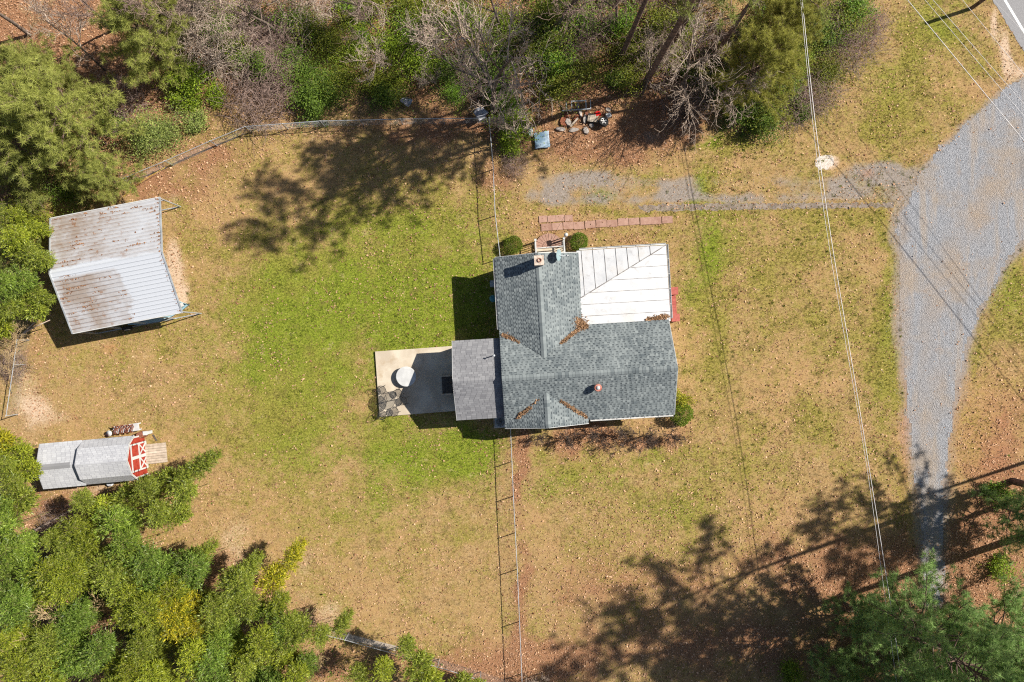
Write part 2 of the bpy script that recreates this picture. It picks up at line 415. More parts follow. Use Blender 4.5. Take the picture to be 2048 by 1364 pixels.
DRIVE_PX = [(1846, 335), (1880, 296), (1925, 240), (1965, 206), (2010, 168), (2048, 146), (2110, 100), (2240, 300), (2120, 430), (2048, 490), (2004, 556), (1966, 632), (1940, 720), (1918, 820), (1902, 930), (1896, 1030),
            (1893, 1215), (1842, 1218), (1834, 1030), (1817, 930), (1802, 800), (1792, 640), (1786, 430), (1806, 395)]
PATIO_PX = [(751, 703), (905, 692), (915, 821), (760, 833)]
ROAD_E = (np.array([1985., 0.]), np.array([63., 105.]) / math.hypot(63, 105))

LIME = [(560, 620, 120, 90, .5), (480, 720, 120, 80, .35), (600, 900, 160, 70, .45), (1420, 560, 40, 110, .75), (1250, 925, 180, 30, .45), (1110, 960, 80, 50, .4), (1770, 620, 20, 200, .4), (700, 470, 140, 60, .4), (1330, 1010, 90, 40, .35), (1500, 470, 80, 40, .4), (700, 620, 150, 90, .9), (840, 690, 100, 110, .9), (830, 560, 110, 60, .8), (880, 900, 130, 60, .9), (800, 940, 80, 45, .8), (940, 890, 60, 45, .9), (780, 1030, 110, 40, .6), (640, 760, 150, 90, .5), (880, 450, 110, 60, .6), (950, 620, 60, 90, .9), (1212, 387, 32, 22, .9), (1440, 288, 80, 14, .9), (1300, 342, 75, 12, .7), (1418, 385, 22, 30, .9), (1425, 490, 40, 60, .6), (1900, 20, 60, 50, .5), (1800, 130, 60, 60, .3), (2030, 560, 50, 60, .5)]
def px_of(x, y): return x * PX + 1024, 682 - y * PX

HO = np.array([-0.375, -5.31]); HA = math.radians(3.5)
HU = np.array([math.cos(HA), math.sin(HA)]); HV = np.array([-math.sin(HA), math.cos(HA)])
def hw(u, v, z=0.0):
    p = HO + u * HU + v * HV
    return np.array([p[0], p[1], z])
HOUSE_FOOT = [tuple(hw(u, v)[:2]) for u, v in ((-2.6, .8), (.3, .8), (.3, .3), (10.2, .3), (10.4, 10.3), (.3, 10.2), (.3, 5.3), (-2.6, 5.3))]

def masks(x, y):
    px, py = px_of(x, y)
    wx = (vnoise(x, y, 2.2, 11, 4) - .5) * 70; wy = (vnoise(x, y, 2.2, 12, 4) - .5) * 70
    w2x = (vnoise(x, y, 5.0, 71, 4, .6) - .5) * 260; w2y = (vnoise(x, y, 5.0, 72, 4, .6) - .5) * 260
    qx, qy = px + wx, py + wy
    small = [b for b in GREEN if min(b[2], b[3]) < 85]; large = [b for b in GREEN if min(b[2], b[3]) >= 85]
    g = blobs(qx, qy, small) + blobs(qx + w2x, qy + w2y, large)
    n = vnoise(x, y, 3.0, 3, 5, .65); n2 = vnoise(x, y, .7, 4, 3, .6); n3 = vnoise(x, y, 1.1, 14, 4, .7)
    g = (g * .72 + .22) * (0.45 + 1.1 * n) + (n3 - .5) * .85 + (n - .5) * .55
    g = np.clip(g, 0, 1) ** .9
    l = blobs(qx, qy, LITTER); l = np.clip(l * (.5 + n2) + (vnoise(x, y, 1.2, 5, 4) - .5) * .25, 0, 1)
    v = blobs(px + wx * .3, py + wy * .3, GRAVEL); v = np.clip(v * (.1 + 1.7 * vnoise(x, y, 1.6, 6, 4, .6)) + (n2 - .5) * .5 * (v > .1), 0, 1)
    sd_ = np.zeros_like(x)
    near = inpoly(px, py, [(1700, 60), (2400, -40), (2400, 700), (2000, 1330), (1760, 1330), (1700, 700)])
    if near.any():
        qn = np.random.default_rng(3).normal(0, 20, (12, 2))
        acc = np.zeros(near.sum())
        for ox, oy in qn: acc += inpoly(px[near] + ox + wx[near] * .35, py[near] + oy + wy[near] * .35, DRIVE_PX)
        sd_[near] = acc / len(qn)
    v = np.maximum(v, np.clip(sd_ * .9, 0, 1))
    s = blobs(px + wx * .4, py + wy * .4, SAND); s = np.clip(s * (.5 + vnoise(x, y, .9, 8, 4)) , 0, 1)
    r = np.clip(blobs(px + wx * .3, py + wy * .3, REDSOIL), 0, 1)
    outside = (px < -40) | (px > 2100) | (py < -40) | (py > 1420)
    l = np.where(outside, np.maximum(l, .8), l)
    lime = np.clip((blobs(qx + w2x * .6, qy + w2y * .6, LIME) + .08) * (.1 + 1.7 * vnoise(x, y, 1.4, 73, 4, .7)), 0, 1)
    return g, l, v, s, r, lime

def ground_mat():
    m, nt, bs = newmat('ground_lawn_and_litter')
    g, l, v, s, r = (attr(nt, k) for k in ("green", "litter", "gravel", "sand", "redsoil"))
    tc = nt.nodes.new("ShaderNodeTexCoord").outputs["Object"]
    f1 = noise(nt, 9, 5, 0.7, tc); f2 = noise(nt, 2.2, 4, 0.6, tc); f3 = noise(nt, 22, 3, 0.7, tc)
    tan = mixc(nt, sstep(nt, f1, .3, .7), (0.175, 0.108, 0.044), (0.475, 0.325, 0.16))
    tan = mixc(nt, sstep(nt, f2, .35, .7), tan, (0.34, 0.215, 0.092))
    tan = mixc(nt, math_(nt, 'MULTIPLY', sstep(nt, noise(nt, .16, 3, .6, tc), .45, .65), .5), tan, (0.40, 0.245, 0.115))
    grn = mixc(nt, sstep(nt, f1, .3, .7), (0.075, 0.10, 0.010), (0.265, 0.305, 0.035))
    f4 = noise(nt, 3.2, 4, .7, tc)
    olv = mixc(nt, sstep(nt, f1, .3, .7), (0.125, 0.102, 0.02), (0.36, 0.295, 0.075))
    grn = mixc(nt, attr(nt, 'lime'), olv, grn)
    gf = sstep(nt, math_(nt, 'ADD', math_(nt, 'ADD', g, math_(nt, 'MULTIPLY_ADD', f3, .9, -.45)), math_(nt, 'MULTIPLY_ADD', f4, 1.5, -.75)), .05, .90)
    c = mixc(nt, gf, tan, grn)
    wear = noise(nt, 1.3, 6, .75, tc)
    c = mixc(nt, math_(nt, 'MULTIPLY', sstep(nt, wear, .50, .72), .75), c, (0.115, 0.082, 0.033))
    c = mixc(nt, math_(nt, 'MULTIPLY', math_(nt, 'SUBTRACT', 1.0, sstep(nt, wear, .26, .44)), .6), c, (0.50, 0.37, 0.215))
    lit = mixc(nt, sstep(nt, f3, .3, .7), (0.095, 0.045, 0.024), (0.43, 0.225, 0.12))
    lf = sstep(nt, math_(nt, 'ADD', l, math_(nt, 'MULTIPLY_ADD', f1, .8, -.4)), .25, .75)
    c = mixc(nt, lf, c, lit)
    san = mixc(nt, sstep(nt, f1, .3, .7), (0.40, 0.28, 0.185), (0.60, 0.455, 0.33))
    c = mixc(nt, sstep(nt, math_(nt, 'ADD', s, math_(nt, 'MULTIPLY_ADD', f1, .6, -.3)), .25, .8), c, san)
    vo = nt.nodes.new("ShaderNodeTexVoronoi"); vo.inputs["Scale"].default_value = 18; nt.links.new(tc, vo.inputs["Vector"])
    gr = mixc(nt, vo.outputs["Color"], (0.17, 0.14, 0.115), (0.34, 0.29, 0.25))
    c = mixc(nt, sstep(nt, math_(nt, 'ADD', v, math_(nt, 'MULTIPLY_ADD', f3, .8, -.4)), .2, .7), c, gr)
    c = mixc(nt, math_(nt, 'MULTIPLY', r, .7), c, (0.42, 0.19, 0.10))
    nt.links.new(c, bs.inputs["Base Color"]); bs.inputs["Roughness"].default_value = 0.95
    bs.inputs["Specular IOR Level"].default_value = 0.1
    bump(nt, bs, f3, 0.6, 0.05)
    return m
def axis(half, step, far):
    a = np.arange(-half, half + 1e-6, step)
    o = np.array(far); return np.concatenate([-o[::-1], a, o])
gx = axis(38, .22, [42, 55, 90, 200, 600, 1500]); gy = axis(27, .22, [31, 45, 80, 200, 600, 1500])
X, Y = np.meshgrid(gx, gy, indexing='ij')
gm = masks(X.ravel(), Y.ravel())
V = np.stack([X.ravel(), Y.ravel(), np.zeros(X.size)], 1)
i, j = np.meshgrid(np.arange(len(gx) - 1), np.arange(len(gy) - 1), indexing='ij'); ny = len(gy)
i = i.ravel(); j = j.ravel()
F = np.stack([i * ny + j, (i + 1) * ny + j, (i + 1) * ny + j + 1, i * ny + j + 1], 1)
ground = link("ground", mesh_np("ground", V, F, ground_mat(), pattrs=dict(zip(("green", "litter", "gravel", "sand", "redsoil", "lime"), gm))))
tag(ground, "patchy tan and green lawn with leaf litter reaching under the trees", "ground", kind="structure")

# gravel driveway with a ragged edge
def ragged(pxs, step, amp, seed):
    rg = np.random.default_rng(seed); out = []
    pts = [P(*p)[:2] for p in pxs]
    for a, b in zip(pts, pts[1:] + pts[:1]):
        n = max(1, int(np.linalg.norm(b - a) / step))
        t = (b - a) / max(np.linalg.norm(b - a), 1e-6); nn = np.array([-t[1], t[0]])
        for k in range(n):
            q = a + (b - a) * k / n
            out.append(q + nn * rg.normal(0, amp))
    return out
def gravel_mat():
    m, nt, bs = newmat('blue_grey_gravel')
    tc = nt.nodes.new("ShaderNodeTexCoord").outputs["Object"]
    vo = nt.nodes.new("ShaderNodeTexVoronoi"); vo.inputs["Scale"].default_value = 22; nt.links.new(tc, vo.inputs["Vector"])
    sp = nt.nodes.new("ShaderNodeSeparateColor"); nt.links.new(vo.outputs["Color"], sp.inputs[0])
    c = mixc(nt, sp.outputs[0], (0.19, 0.195, 0.21), (0.37, 0.375, 0.40))
    c = mixc(nt, math_(nt, 'MULTIPLY', sstep(nt, noise(nt, .35, 4, .6, tc), .47, .70), .7), c, (0.34, 0.27, 0.205))
    c = mixc(nt, math_(nt, 'MULTIPLY', sstep(nt, noise(nt, 1.1, 5, .7, tc), .58, .75), .5), c, (0.36, 0.24, 0.17))
    c = mixc(nt, math_(nt, 'MULTIPLY', attr(nt, 'dirt'), .8), c, mixc(nt, sp.outputs[1], (0.24, 0.18, 0.13), (0.45, 0.35, 0.26)))
    mp = nt.nodes.new("ShaderNodeMapping"); mp.inputs["Rotation"].default_value = (0, 0, math.radians(18)); mp.inputs["Scale"].default_value = (1.0, .13, 1); nt.links.new(tc, mp.inputs[0])
    c = mixc(nt, math_(nt, 'MULTIPLY', sstep(nt, noise(nt, 1.0, 4, .6, mp.outputs[0]), .50, .66), .6), c, (0.37, 0.30, 0.235))
    c = mixc(nt, math_(nt, 'MULTIPLY', sstep(nt, noise(nt, 1.4, 4, .6, mp.outputs[0]), .60, .72), .35), c, (0.13, 0.12, 0.12))
    nt.links.new(c, bs.inputs["Base Color"]); bs.inputs["Roughness"].default_value = 0.95
    bs.inputs["Specular IOR Level"].default_value = 0.15
    bump(nt, bs, vo.outputs["Distance"], 0.9, 0.06)
    return m
M['gravel'] = gravel_mat()
cen = np.array([1900., 480.])
def inset(pxs, d):
    out = []; n = len(pxs)
    for k in range(n):
        a, b, c = np.array(pxs[k - 1], float), np.array(pxs[k], float), np.array(pxs[(k + 1) % n], float)
        t = unit2(c - a); nn = np.array([-t[1], t[0]])
        if inpoly(np.array([b[0] + nn[0] * 3]), np.array([b[1] + nn[1] * 3]), pxs)[0]: out.append(tuple(b + nn * d))
        else: out.append(tuple(b - nn * d))
    return out
unit2 = lambda v: v / np.linalg.norm(v)
cell = .16
cx_, cy_ = np.meshgrid(np.arange(24, 41, cell), np.arange(-18.5, 20, cell), indexing='ij')
cpx, cpy = px_of(cx_, cy_)
jx = (vnoise(cx_, cy_, 1.2, 81, 4, .7) - .5) * 34; jy = (vnoise(cx_, cy_, 1.2, 82, 4, .7) - .5) * 34
din = inpoly(cpx + jx, cpy + jy, inset(DRIVE_PX, 9))
ii, jj = np.nonzero(din)
ux, uy = cx_[ii, jj], cy_[ii, jj]
n = len(ux)
q = np.array([(-.5, -.5), (.5, -.5), (.5, .5), (-.5, .5)]) * cell
V = np.stack([np.stack([ux + a, uy + b, np.full(n, .006)], 1) for a, b in q], 1).reshape(-1, 3)
TAN = [(1990, 375, 30, 30, .8), (1955, 430, 24, 40, .8), (1905, 520, 20, 50, .7), (1870, 600, 20, 50, .6), (1800, 480, 12, 120, .7), (1803, 700, 10, 130, .6), (1845, 700, 14, 90, .35), (1880, 770, 16, 40, .6), (1850, 850, 18, 50, .6), (1862, 930, 12, 40, .5), (1868, 1100, 10, 110, .7), (1815, 900, 10, 60, .6), (1965, 250, 40, 20, .3), (2040, 330, 40, 30, .35)]
vx_, vy_ = px_of(V[:, 0], V[:, 1])
tn = np.clip(blobs(vx_ + (vnoise(V[:, 0], V[:, 1], 1.0, 83, 4) - .5) * 40, vy_, TAN) * (.4 + 1.2 * vnoise(V[:, 0], V[:, 1], .8, 84, 4, .7)), 0, 1)
drive = link("gravel_driveway", mesh_np("gravel_driveway", V, np.arange(n * 4).reshape(-1, 4), M['gravel'], pattrs={"dirt": tn}))
tag(drive, "blue grey gravel driveway forking off the road at right", "driveway", kind="structure")
DRIVE = [tuple(P(*p)[:2]) for p in inset(DRIVE_PX, 9)]
PATIO = [tuple(P(*p)[:2]) for p in PATIO_PX]

# road corner with shoulder and edge line
e0 = P(*ROAD_E[0])[:2]; rd = np.array([ROAD_E[1][0], -ROAD_E[1][1]]); rn = np.array([-rd[1], rd[0]])  # rn points away from the lawn
if rn[0] < 0: rn = -rn
def strip(o0, o1, a, b, z, name, mat, n=1, amp=0, seed=1):
    rg = np.random.default_rng(seed); L = []; Rr = []
    for k in range(n + 1):
        t = a + (b - a) * k / n
        j = rg.normal(0, amp) if amp else 0
        L.append(e0 + rd * t + rn * (o0 + j)); Rr.append(e0 + rd * t + rn * o1)
    vs = [(p[0], p[1], z) for p in L + Rr]
    fs = [(k, k + 1, n + 2 + k, n + 1 + k) for k in range(n)]
    me = bpy.data.meshes.new(name); me.from_pydata(vs, [], fs); me.materials.append(mat)
    o = link(name, me); return o
tag(strip(0, 7.2, -90, 90, .012, "road", M['asphalt'], 700, .03), "grey asphalt road cutting across the top right corner", "road", kind="structure")
tag(strip(.62, .78, -90, 90, .016, "road_edge_line", M['road_paint']), "solid white painted line along the road edge", "road marking", kind="structure")
tag(strip(6.4, 6.55, -90, 90, .016, "road_edge_line", M['road_paint']), "white line along the far road edge", "road marking", kind="structure")
# old dark wheel track strip between drive and lawn
stp = ragged([(1275, 411), (1400, 407), (1560, 406), (1700, 406), (1788, 405), (1788, 414), (1700, 416), (1560, 418), (1400, 421), (1290, 424)], .13, .05, 9)
me = bpy.data.meshes.new("asphalt_path"); me.from_pydata([(p[0], p[1], .004) for p in stp], [], [tuple(range(len(stp)))]); me.materials.append(M['asphalt_strip'])
tag(link("asphalt_path", me), "narrow dark worn path strip along the lawn edge", "path", kind="structure")

# concrete patio slab
mb = MB(); mb.prism([(p[0], p[1], .15) for p in (P(*q) for q in [PATIO_PX[0], PATIO_PX[3], (940, 819), (932, 690)])], .25)
tag(mb.build("patio", M['concrete']), "pale concrete patio slab behind the house", "patio", kind="structure")

# ------------------------------------------------------------------ house
house = empty("house", hw(0, 0), HA, "grey shingled house with white metal porch roof in the middle of the lawn", "house")
EZ = 2.9; MS = .542; WS = .385
VS, VN, VR = .1, 6.0, 3.05
U0, U1, UR = -.05, 5.15, 2.6
zN = lambda v: EZ + (VN - v) * MS
zS = lambda v: EZ + (v - VS) * MS
zL = lambda u: EZ + (u - U0) * WS
WR = 2.65 * WS / 2.55
zRt = lambda u: EZ + (U1 - u) * WR
ZR = zN(VR)
# walls
mb = MB()
def wall_box(u0, u1, v0, v1, z0, z1): mb.box(((u0 + u1) / 2, (v0 + v1) / 2, (z0 + z1) / 2), (u1 - u0, v1 - v0, z1 - z0))
wall_box(.35, 10.15, .45, 5.65, 0, 2.78); wall_box(.35, 4.8, 5.65, 10.2, 0, 2.78)
wall_box(.352, 4.8, .25, .45, 0, 2.78)
for (u, s) in ((.36, 1), (10.14, 1)):      # end gables
    mb.add([(u - .06, .5, 2.78), (u - .06, 5.6, 2.78), (u - .06, VR, ZR - .25), (u + .06, .5, 2.78), (u + .06, 5.6, 2.78), (u + .06, VR, ZR - .25)],
           [(0, 2, 1), (3, 4, 5), (0, 3, 5, 2), (1, 2, 5, 4), (0, 1, 4, 3)])
for v in (10.14, .30):
    mb.add([(.4, v - .05, 2.78), (4.8, v - .05, 2.78), (UR, v - .05, 3.7), (.4, v + .05, 2.78), (4.8, v + .05, 2.78), (UR, v + .05, 3.7)],
           [(0, 1, 2), (3, 5, 4), (0, 2, 5, 3), (1, 4, 5, 2), (0, 3, 4, 1)])
wall_box(-2.75, .35, .85, 5.2, 0, 2.62)
for u in (-2.7,):
    mb.add([(u - .05, .85, 2.62), (u - .05, 5.2, 2.62), (u - .05, 3.03, 3.85), (u + .05, .85, 2.62), (u + .05, 5.2, 2.62), (u + .05, 3.03, 3.85)],
           [(0, 2, 1), (3, 4, 5), (0, 3, 5, 2), (1, 2, 5, 4), (0, 1, 4, 3)])
mb.build("wall", M['siding'], house)
for (c, d) in (((.33, 2.0, 1.6), (.06, .9, 1.2)), ((.33, 8.2, 1.6), (.06, .9, 1.2)), ((10.17, 2.2, 1.6), (.06, 1.0, 1.3)), ((7.2, .43, 1.6), (1.2, .06, 1.2)), ((2.5, .23, 1.6), (1.2, .06, 1.2)), ((9.0, 5.67, 1.6), (1.0, .06, 1.3)), ((4.0, 10.22, 1.6), (.8, .06, 1.2))):
    w = MB().box(c, (d[0] + (.1 if d[0] > .1 else 0), d[1] + (.1 if d[1] > .1 else 0), d[2] + .1)).build("window", M['white'], house)
    n = [0.0, 0.0, 0.0]; ax = 0 if d[0] < .1 else 1; n[ax] = .02 * (1 if c[ax] > 3 and not (ax == 1 and c[1] < 3) else -1)
    MB().box((c[0] + n[0], c[1] + n[1], c[2]), d).build("pane", M['glass'], w)
for (c, d) in (((2.75, 10.22, 1.35), (.95, .06, 2.0)), ((10.17, 4.4, 1.2), (.06, .95, 2.0)), ((-2.77, 2.7, 1.6), (.06, .9, 1.95))):
    dr = MB().box(c, d).build("door", M['white'], house)
    MB().box((c[0] + (.3 if d[0] > .1 else (.05 if c[0] > 0 else -.05)), c[1] + (.05 if d[0] > .1 else .3), c[2]), (.05, .05, .05)).build("handle", M['galv'], dr)

# roof decks
TH = .11
def lo(p): return (p[0], p[1], p[2])
planes = {
 'main_roof': [
   [(U0, VR, ZR), (2.6, 4.15, zN(4.15)), (U0, VN, EZ)],
   [(U0, VR, ZR), (10.55, VR, ZR), (2.6, 4.15, zN(4.15))],
   [(2.6, 4.15, zN(4.15)), (10.55, VR, ZR), (10.55, VN, EZ), (U1, VN, EZ)],
   [(U0, VR, ZR), (U0, VS, EZ), (2.6, 2.0, zS(2.0))],
   [(2.6, 2.0, zS(2.0)), (10.55, VR, ZR), (U0, VR, ZR)],
   [(2.6, 2.0, zS(2.0)), (U1, VS, EZ), (10.55, VS, EZ), (10.55, VR, ZR)]],
 'wing_roof': [
   [(U0, VN, EZ), (2.6, 4.15, zL(2.6)), (2.6, 10.55, zL(2.6)), (U0, 10.55, EZ)],
   [(2.6, 4.15, zL(2.6)), (U1, VN, EZ), (U1, 10.55, EZ), (2.6, 10.55, zL(2.6))]],
 'cross_gable_roof': [
   [(U0, -.15, EZ), (2.6, -.15, zL(2.6)), (2.6, 2.0, zL(2.6)), (U0, VS, EZ)],
   [(2.6, -.15, zL(2.6)), (U1, -.15, EZ), (U1, VS, EZ), (2.6, 2.0, zL(2.6))]],
 'addition_roof': [
   [(-3.05, 3.03, 4.03), (0.3, 3.03, 4.03), (0.3, 5.5, 2.7), (-3.05, 5.5, 2.7)],
   [(-3.05, .53, 2.7), (0.3, .53, 2.7), (0.3, 3.03, 4.03), (-3.05, 3.03, 4.03)]]}
roofs = {}
for nm, pl in planes.items():
    mb = MB()
    for poly in pl:
        # make counter-clockwise from above
        ar = sum(poly[k][0] * poly[(k + 1) % len(poly)][1] - poly[(k + 1) % len(poly)][0] * poly[k][1] for k in range(len(poly)))
        mb.prism(poly if ar > 0 else poly[::-1], TH)
    roofs[nm] = mb.build(nm, M['roof_base'] if nm != 'addition_roof' else M['shingle_light'], house)

def shingles(org, sdir, updir, tmax, inter, course, tabw, rng, style):
    """courses of shingle tabs on one roof slope: org + s*sdir + t*updir, inter(t) -> [(s0, s1)...]"""
    mb = MB()
    sdir = Vector(sdir).normalized(); updir = Vector(updir).normalized(); nn = sdir.cross(updir).normalized()
    if nn.z < 0: nn = -nn
    org = Vector(org)
    def quad(s0, s1, t0, t1, h0, h1, a, b=0.0):
        p = [org + sdir * s0 + updir * t0 + nn * h0, org + sdir * s1 + updir * t0 + nn * h0, org + sdir * s1 + updir * t1 + nn * h1, org + sdir * s0 + updir * t1 + nn * h1]
        f = [(0, 1, 2, 3)]
        if (p[1] - p[0]).cross(p[3] - p[0]).z < 0: f = [(3, 2, 1, 0)]
        mb.add(p, f, a, b)
    nC = int(tmax / course)
    for c in range(nC + 1):
        t0 = c * course; t1 = min(t0 + course, tmax)
        if t1 - t0 < .03: continue
        for (s0, s1) in inter((t0 + t1) / 2):
            if s1 - s0 < .08: continue
            # laminate below
            s = s0 + (rng.random() * tabw)
            edges = [s0]
            while s < s1 - .06:
                edges.append(s); s += tabw * (rng.uniform(.75, 1.25) if style == 'arch' else 1.0)
            edges.append(s1)
            off = c % 2
            for k in range(len(edges) - 1):
                a0, a1 = edges[k], edges[k + 1]
                g = float(np.clip(rng.normal(.5, .26), 0, 1))
                if style == 'arch':
                    gap = min(.15 * rng.uniform(.7, 1.2), (a1 - a0) * .5)
                    # recessed part between two tabs, its printed shade line under the course above
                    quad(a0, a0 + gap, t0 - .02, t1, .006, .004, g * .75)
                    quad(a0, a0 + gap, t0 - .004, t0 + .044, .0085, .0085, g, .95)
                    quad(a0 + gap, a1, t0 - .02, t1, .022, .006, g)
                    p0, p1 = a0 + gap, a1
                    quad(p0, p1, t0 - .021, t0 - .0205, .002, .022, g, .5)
                else:
                    quad(a0 + .012, a1 - .012, t0 - .01, t1, .012, .004, g)
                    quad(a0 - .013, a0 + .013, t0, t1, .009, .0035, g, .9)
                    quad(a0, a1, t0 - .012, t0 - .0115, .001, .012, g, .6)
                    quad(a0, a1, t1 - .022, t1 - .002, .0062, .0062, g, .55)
    return mb
rng = np.random.default_rng(21)
sl = lambda m: math.hypot(1, m)
def stuffpart(o): o["kind"] = "stuff"; return o
kM, kW = sl(MS), sl(WS)
def iN(t):
    v = VN - t / kM
    if v < 4.15: return [(U0, 10.55)]
    f = (v - 4.15) / 1.85
    return [(U0, 2.6 - 2.65 * f), (2.6 + 2.55 * f, 10.55)]
def iS(t):
    v = VS + t / kM
    if v > 2.0: return [(U0, 10.55)]
    f = (2.0 - v) / 1.9
    return [(U0, 2.6 - 2.65 * f), (2.6 + 2.55 * f, 10.55)]
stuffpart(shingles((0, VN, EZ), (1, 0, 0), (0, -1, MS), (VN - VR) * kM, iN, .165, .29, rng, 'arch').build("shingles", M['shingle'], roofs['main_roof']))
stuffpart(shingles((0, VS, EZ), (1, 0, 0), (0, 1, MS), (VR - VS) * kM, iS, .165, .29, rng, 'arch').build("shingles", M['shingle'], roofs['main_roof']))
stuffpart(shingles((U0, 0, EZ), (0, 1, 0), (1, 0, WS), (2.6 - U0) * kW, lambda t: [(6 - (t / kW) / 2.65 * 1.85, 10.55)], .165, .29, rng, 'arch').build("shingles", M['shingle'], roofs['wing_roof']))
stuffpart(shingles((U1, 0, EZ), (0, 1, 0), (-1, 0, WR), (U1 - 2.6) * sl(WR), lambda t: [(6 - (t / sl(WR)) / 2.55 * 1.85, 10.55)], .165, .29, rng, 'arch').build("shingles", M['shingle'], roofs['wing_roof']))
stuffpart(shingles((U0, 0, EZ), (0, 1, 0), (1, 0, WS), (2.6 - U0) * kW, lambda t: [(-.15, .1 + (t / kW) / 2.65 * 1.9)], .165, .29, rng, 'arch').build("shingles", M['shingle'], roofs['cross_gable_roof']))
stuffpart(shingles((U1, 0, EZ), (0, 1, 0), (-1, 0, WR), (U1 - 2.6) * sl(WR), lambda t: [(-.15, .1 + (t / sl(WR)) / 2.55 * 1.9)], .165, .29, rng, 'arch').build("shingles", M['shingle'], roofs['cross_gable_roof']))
aS = (4.03 - 2.7) / 2.47
stuffpart(shingles((0, 5.5, 2.7), (1, 0, 0), (0, -1, aS), 2.47 * sl(aS), lambda t: [(-3.05, 0.28)], .15, .33, rng, 'tab').build("shingles", M['shingle_light'], roofs['addition_roof']))
stuffpart(shingles((0, .53, 2.7), (1, 0, 0), (0, 1, aS), 2.5 * sl(aS), lambda t: [(-3.05, 0.28)], .15, .33, rng, 'tab').build("shingles", M['shingle_light'], roofs['addition_roof']))

def ridge(p, q, slope, parent, mat, w=.17):
    p, q = Vector(p), Vector(q); d = (q - p); L = d.length; d.normalize()
    x = d.cross(Vector((0, 0, 1))).normalized()
    mb = MB(); n = int(L / .21)
    for k in range(n):
        a = p + d * (L * k / n); b = p + d * (L * (k + 1) / n + .02)
        g = float(np.clip(rng.normal(.62, .12), 0, 1)) if rng.random() > .1 else .1
        z0, z1 = .042, .03
        vs = [a + x * w + Vector((0, 0, z0 - slope * w)), a + Vector((0, 0, z0)), a - x * w + Vector((0, 0, z0 - slope * w)),
              b + x * w + Vector((0, 0, z1 - slope * w)), b + Vector((0, 0, z1)), b - x * w + Vector((0, 0, z1 - slope * w))]
        mb.add(vs, [(0, 3, 4, 1), (1, 4, 5, 2)], g)
    return stuffpart(mb.build("ridge_cap", mat, parent))
ridge((U0, VR, ZR), (10.55, VR, ZR), MS, roofs['main_roof'], M['shingle'])
ridge((2.6, 10.55, zL(2.6)), (2.6, 4.15, zL(2.6)), WS, roofs['wing_roof'], M['shingle'])
ridge((2.6, -.15, zL(2.6)), (2.6, 2.0, zL(2.6)), WS, roofs['cross_gable_roof'], M['shingle'])
ridge((-3.05, 3.03, 4.03), (0.28, 3.03, 4.03), aS, roofs['addition_roof'], M['shingle_light'], .14)

# white trim boards and gutters
def gutter(p, q, out, z):
    p, q = Vector((*p, z)), Vector((*q, z)); o = Vector((*out, 0))
    mb = MB()
    mb.bar(p + o * .05, q + o * .05, .10, .012)
    mb.bar(p + o * .105 + Vector((0, 0, .045)), q + o * .105 + Vector((0, 0, .045)), .018, .09)
    mb.bar(p + o * .003 + Vector((0, 0, .045)), q + o * .003 + Vector((0, 0, .045)), .012, .09)
    n = int((q - p).length / .8)
    for k in range(1, n):
        c = p + (q - p) * (k / n)
        mb.bar(c + Vector((0, 0, .085)), c + o * .105 + Vector((0, 0, .085)), .025, .012)
    return mb.build("gutter", M['white'], house)
gutter((U0 - .02, 6.05), (U0 - .02, 10.5), (-1, 0), EZ - .14)
gutter((U1 + .15, VS - .02), (10.5, VS - .02), (0, -1), EZ - .14)
gutter((5.3, 10.76), (10.8, 10.76), (0, 1), 2.30)
gutter((10.82, 6.1), (10.82, 10.8), (1, 0), 2.30)
for p, q in (((10.56, VS, EZ - .06), (10.56, VR, ZR - .06)), ((10.56, VR, ZR - .06), (10.56, VN, EZ - .06)), ((U0, 10.56, EZ - .06), (2.6, 10.56, zL(2.6) - .06)), ((2.6, 10.56, zL(2.6) - .06), (U1, 10.56, EZ - .06)),
             ((-3.06, .53, 2.64), (-3.06, 3.03, 3.97)), ((-3.06, 3.03, 3.97), (-3.06, 5.5, 2.64)), ((U0, -.16, EZ - .06), (2.6, -.16, zL(2.6) - .06)), ((2.6, -.16, zL(2.6) - .06), (U1, -.16, EZ - .06))):
    MB().bar(p, q, .025, .14).build("fascia_board", M['white'], house)

# white sheet metal porch roof, a hip over the inner corner
pr = MB().prism([(5.1, 5.7, 2.36), (10.7, 5.7, 2.28), (10.7, 10.65, 2.28), (5.1, 10.65, 2.28)], .10).build("porch_roof", M['white'], house)
PA, PB = .172, .0924
CU, CV = 10.78, 10.72
zPN = lambda v: 2.4 + (CV - v) * PA
zPE = lambda u: 2.4 + (CU - u) * PB
hipv = lambda u: CV - (CU - u) * PB / PA
hipu = lambda v: CU - (CV - v) * PA / PB
def panel(poly):
    MB().prism(poly, .018).build("metal_panel", M['metal_white'], pr)
seams = []
us = [5.1, 5.42, 6.14, 6.86, 7.58, 8.30, 9.02, 9.76, CU]
for a, b in zip(us[:-1], us[1:]):
    a2 = a + .012; b2 = b - .012
    panel([(a2, CV, zPN(CV)), (a2, hipv(a2), zPN(hipv(a2))), (b2, hipv(b2), zPN(hipv(b2))), (b2, CV, zPN(CV))])
    if b < CU: seams.append(((b, CV, zPN(CV)), (b, hipv(b), zPN(hipv(b)))))
vs_ = [5.92, 6.55, 7.28, 8.0, 8.72, 9.44, 10.16, CV]
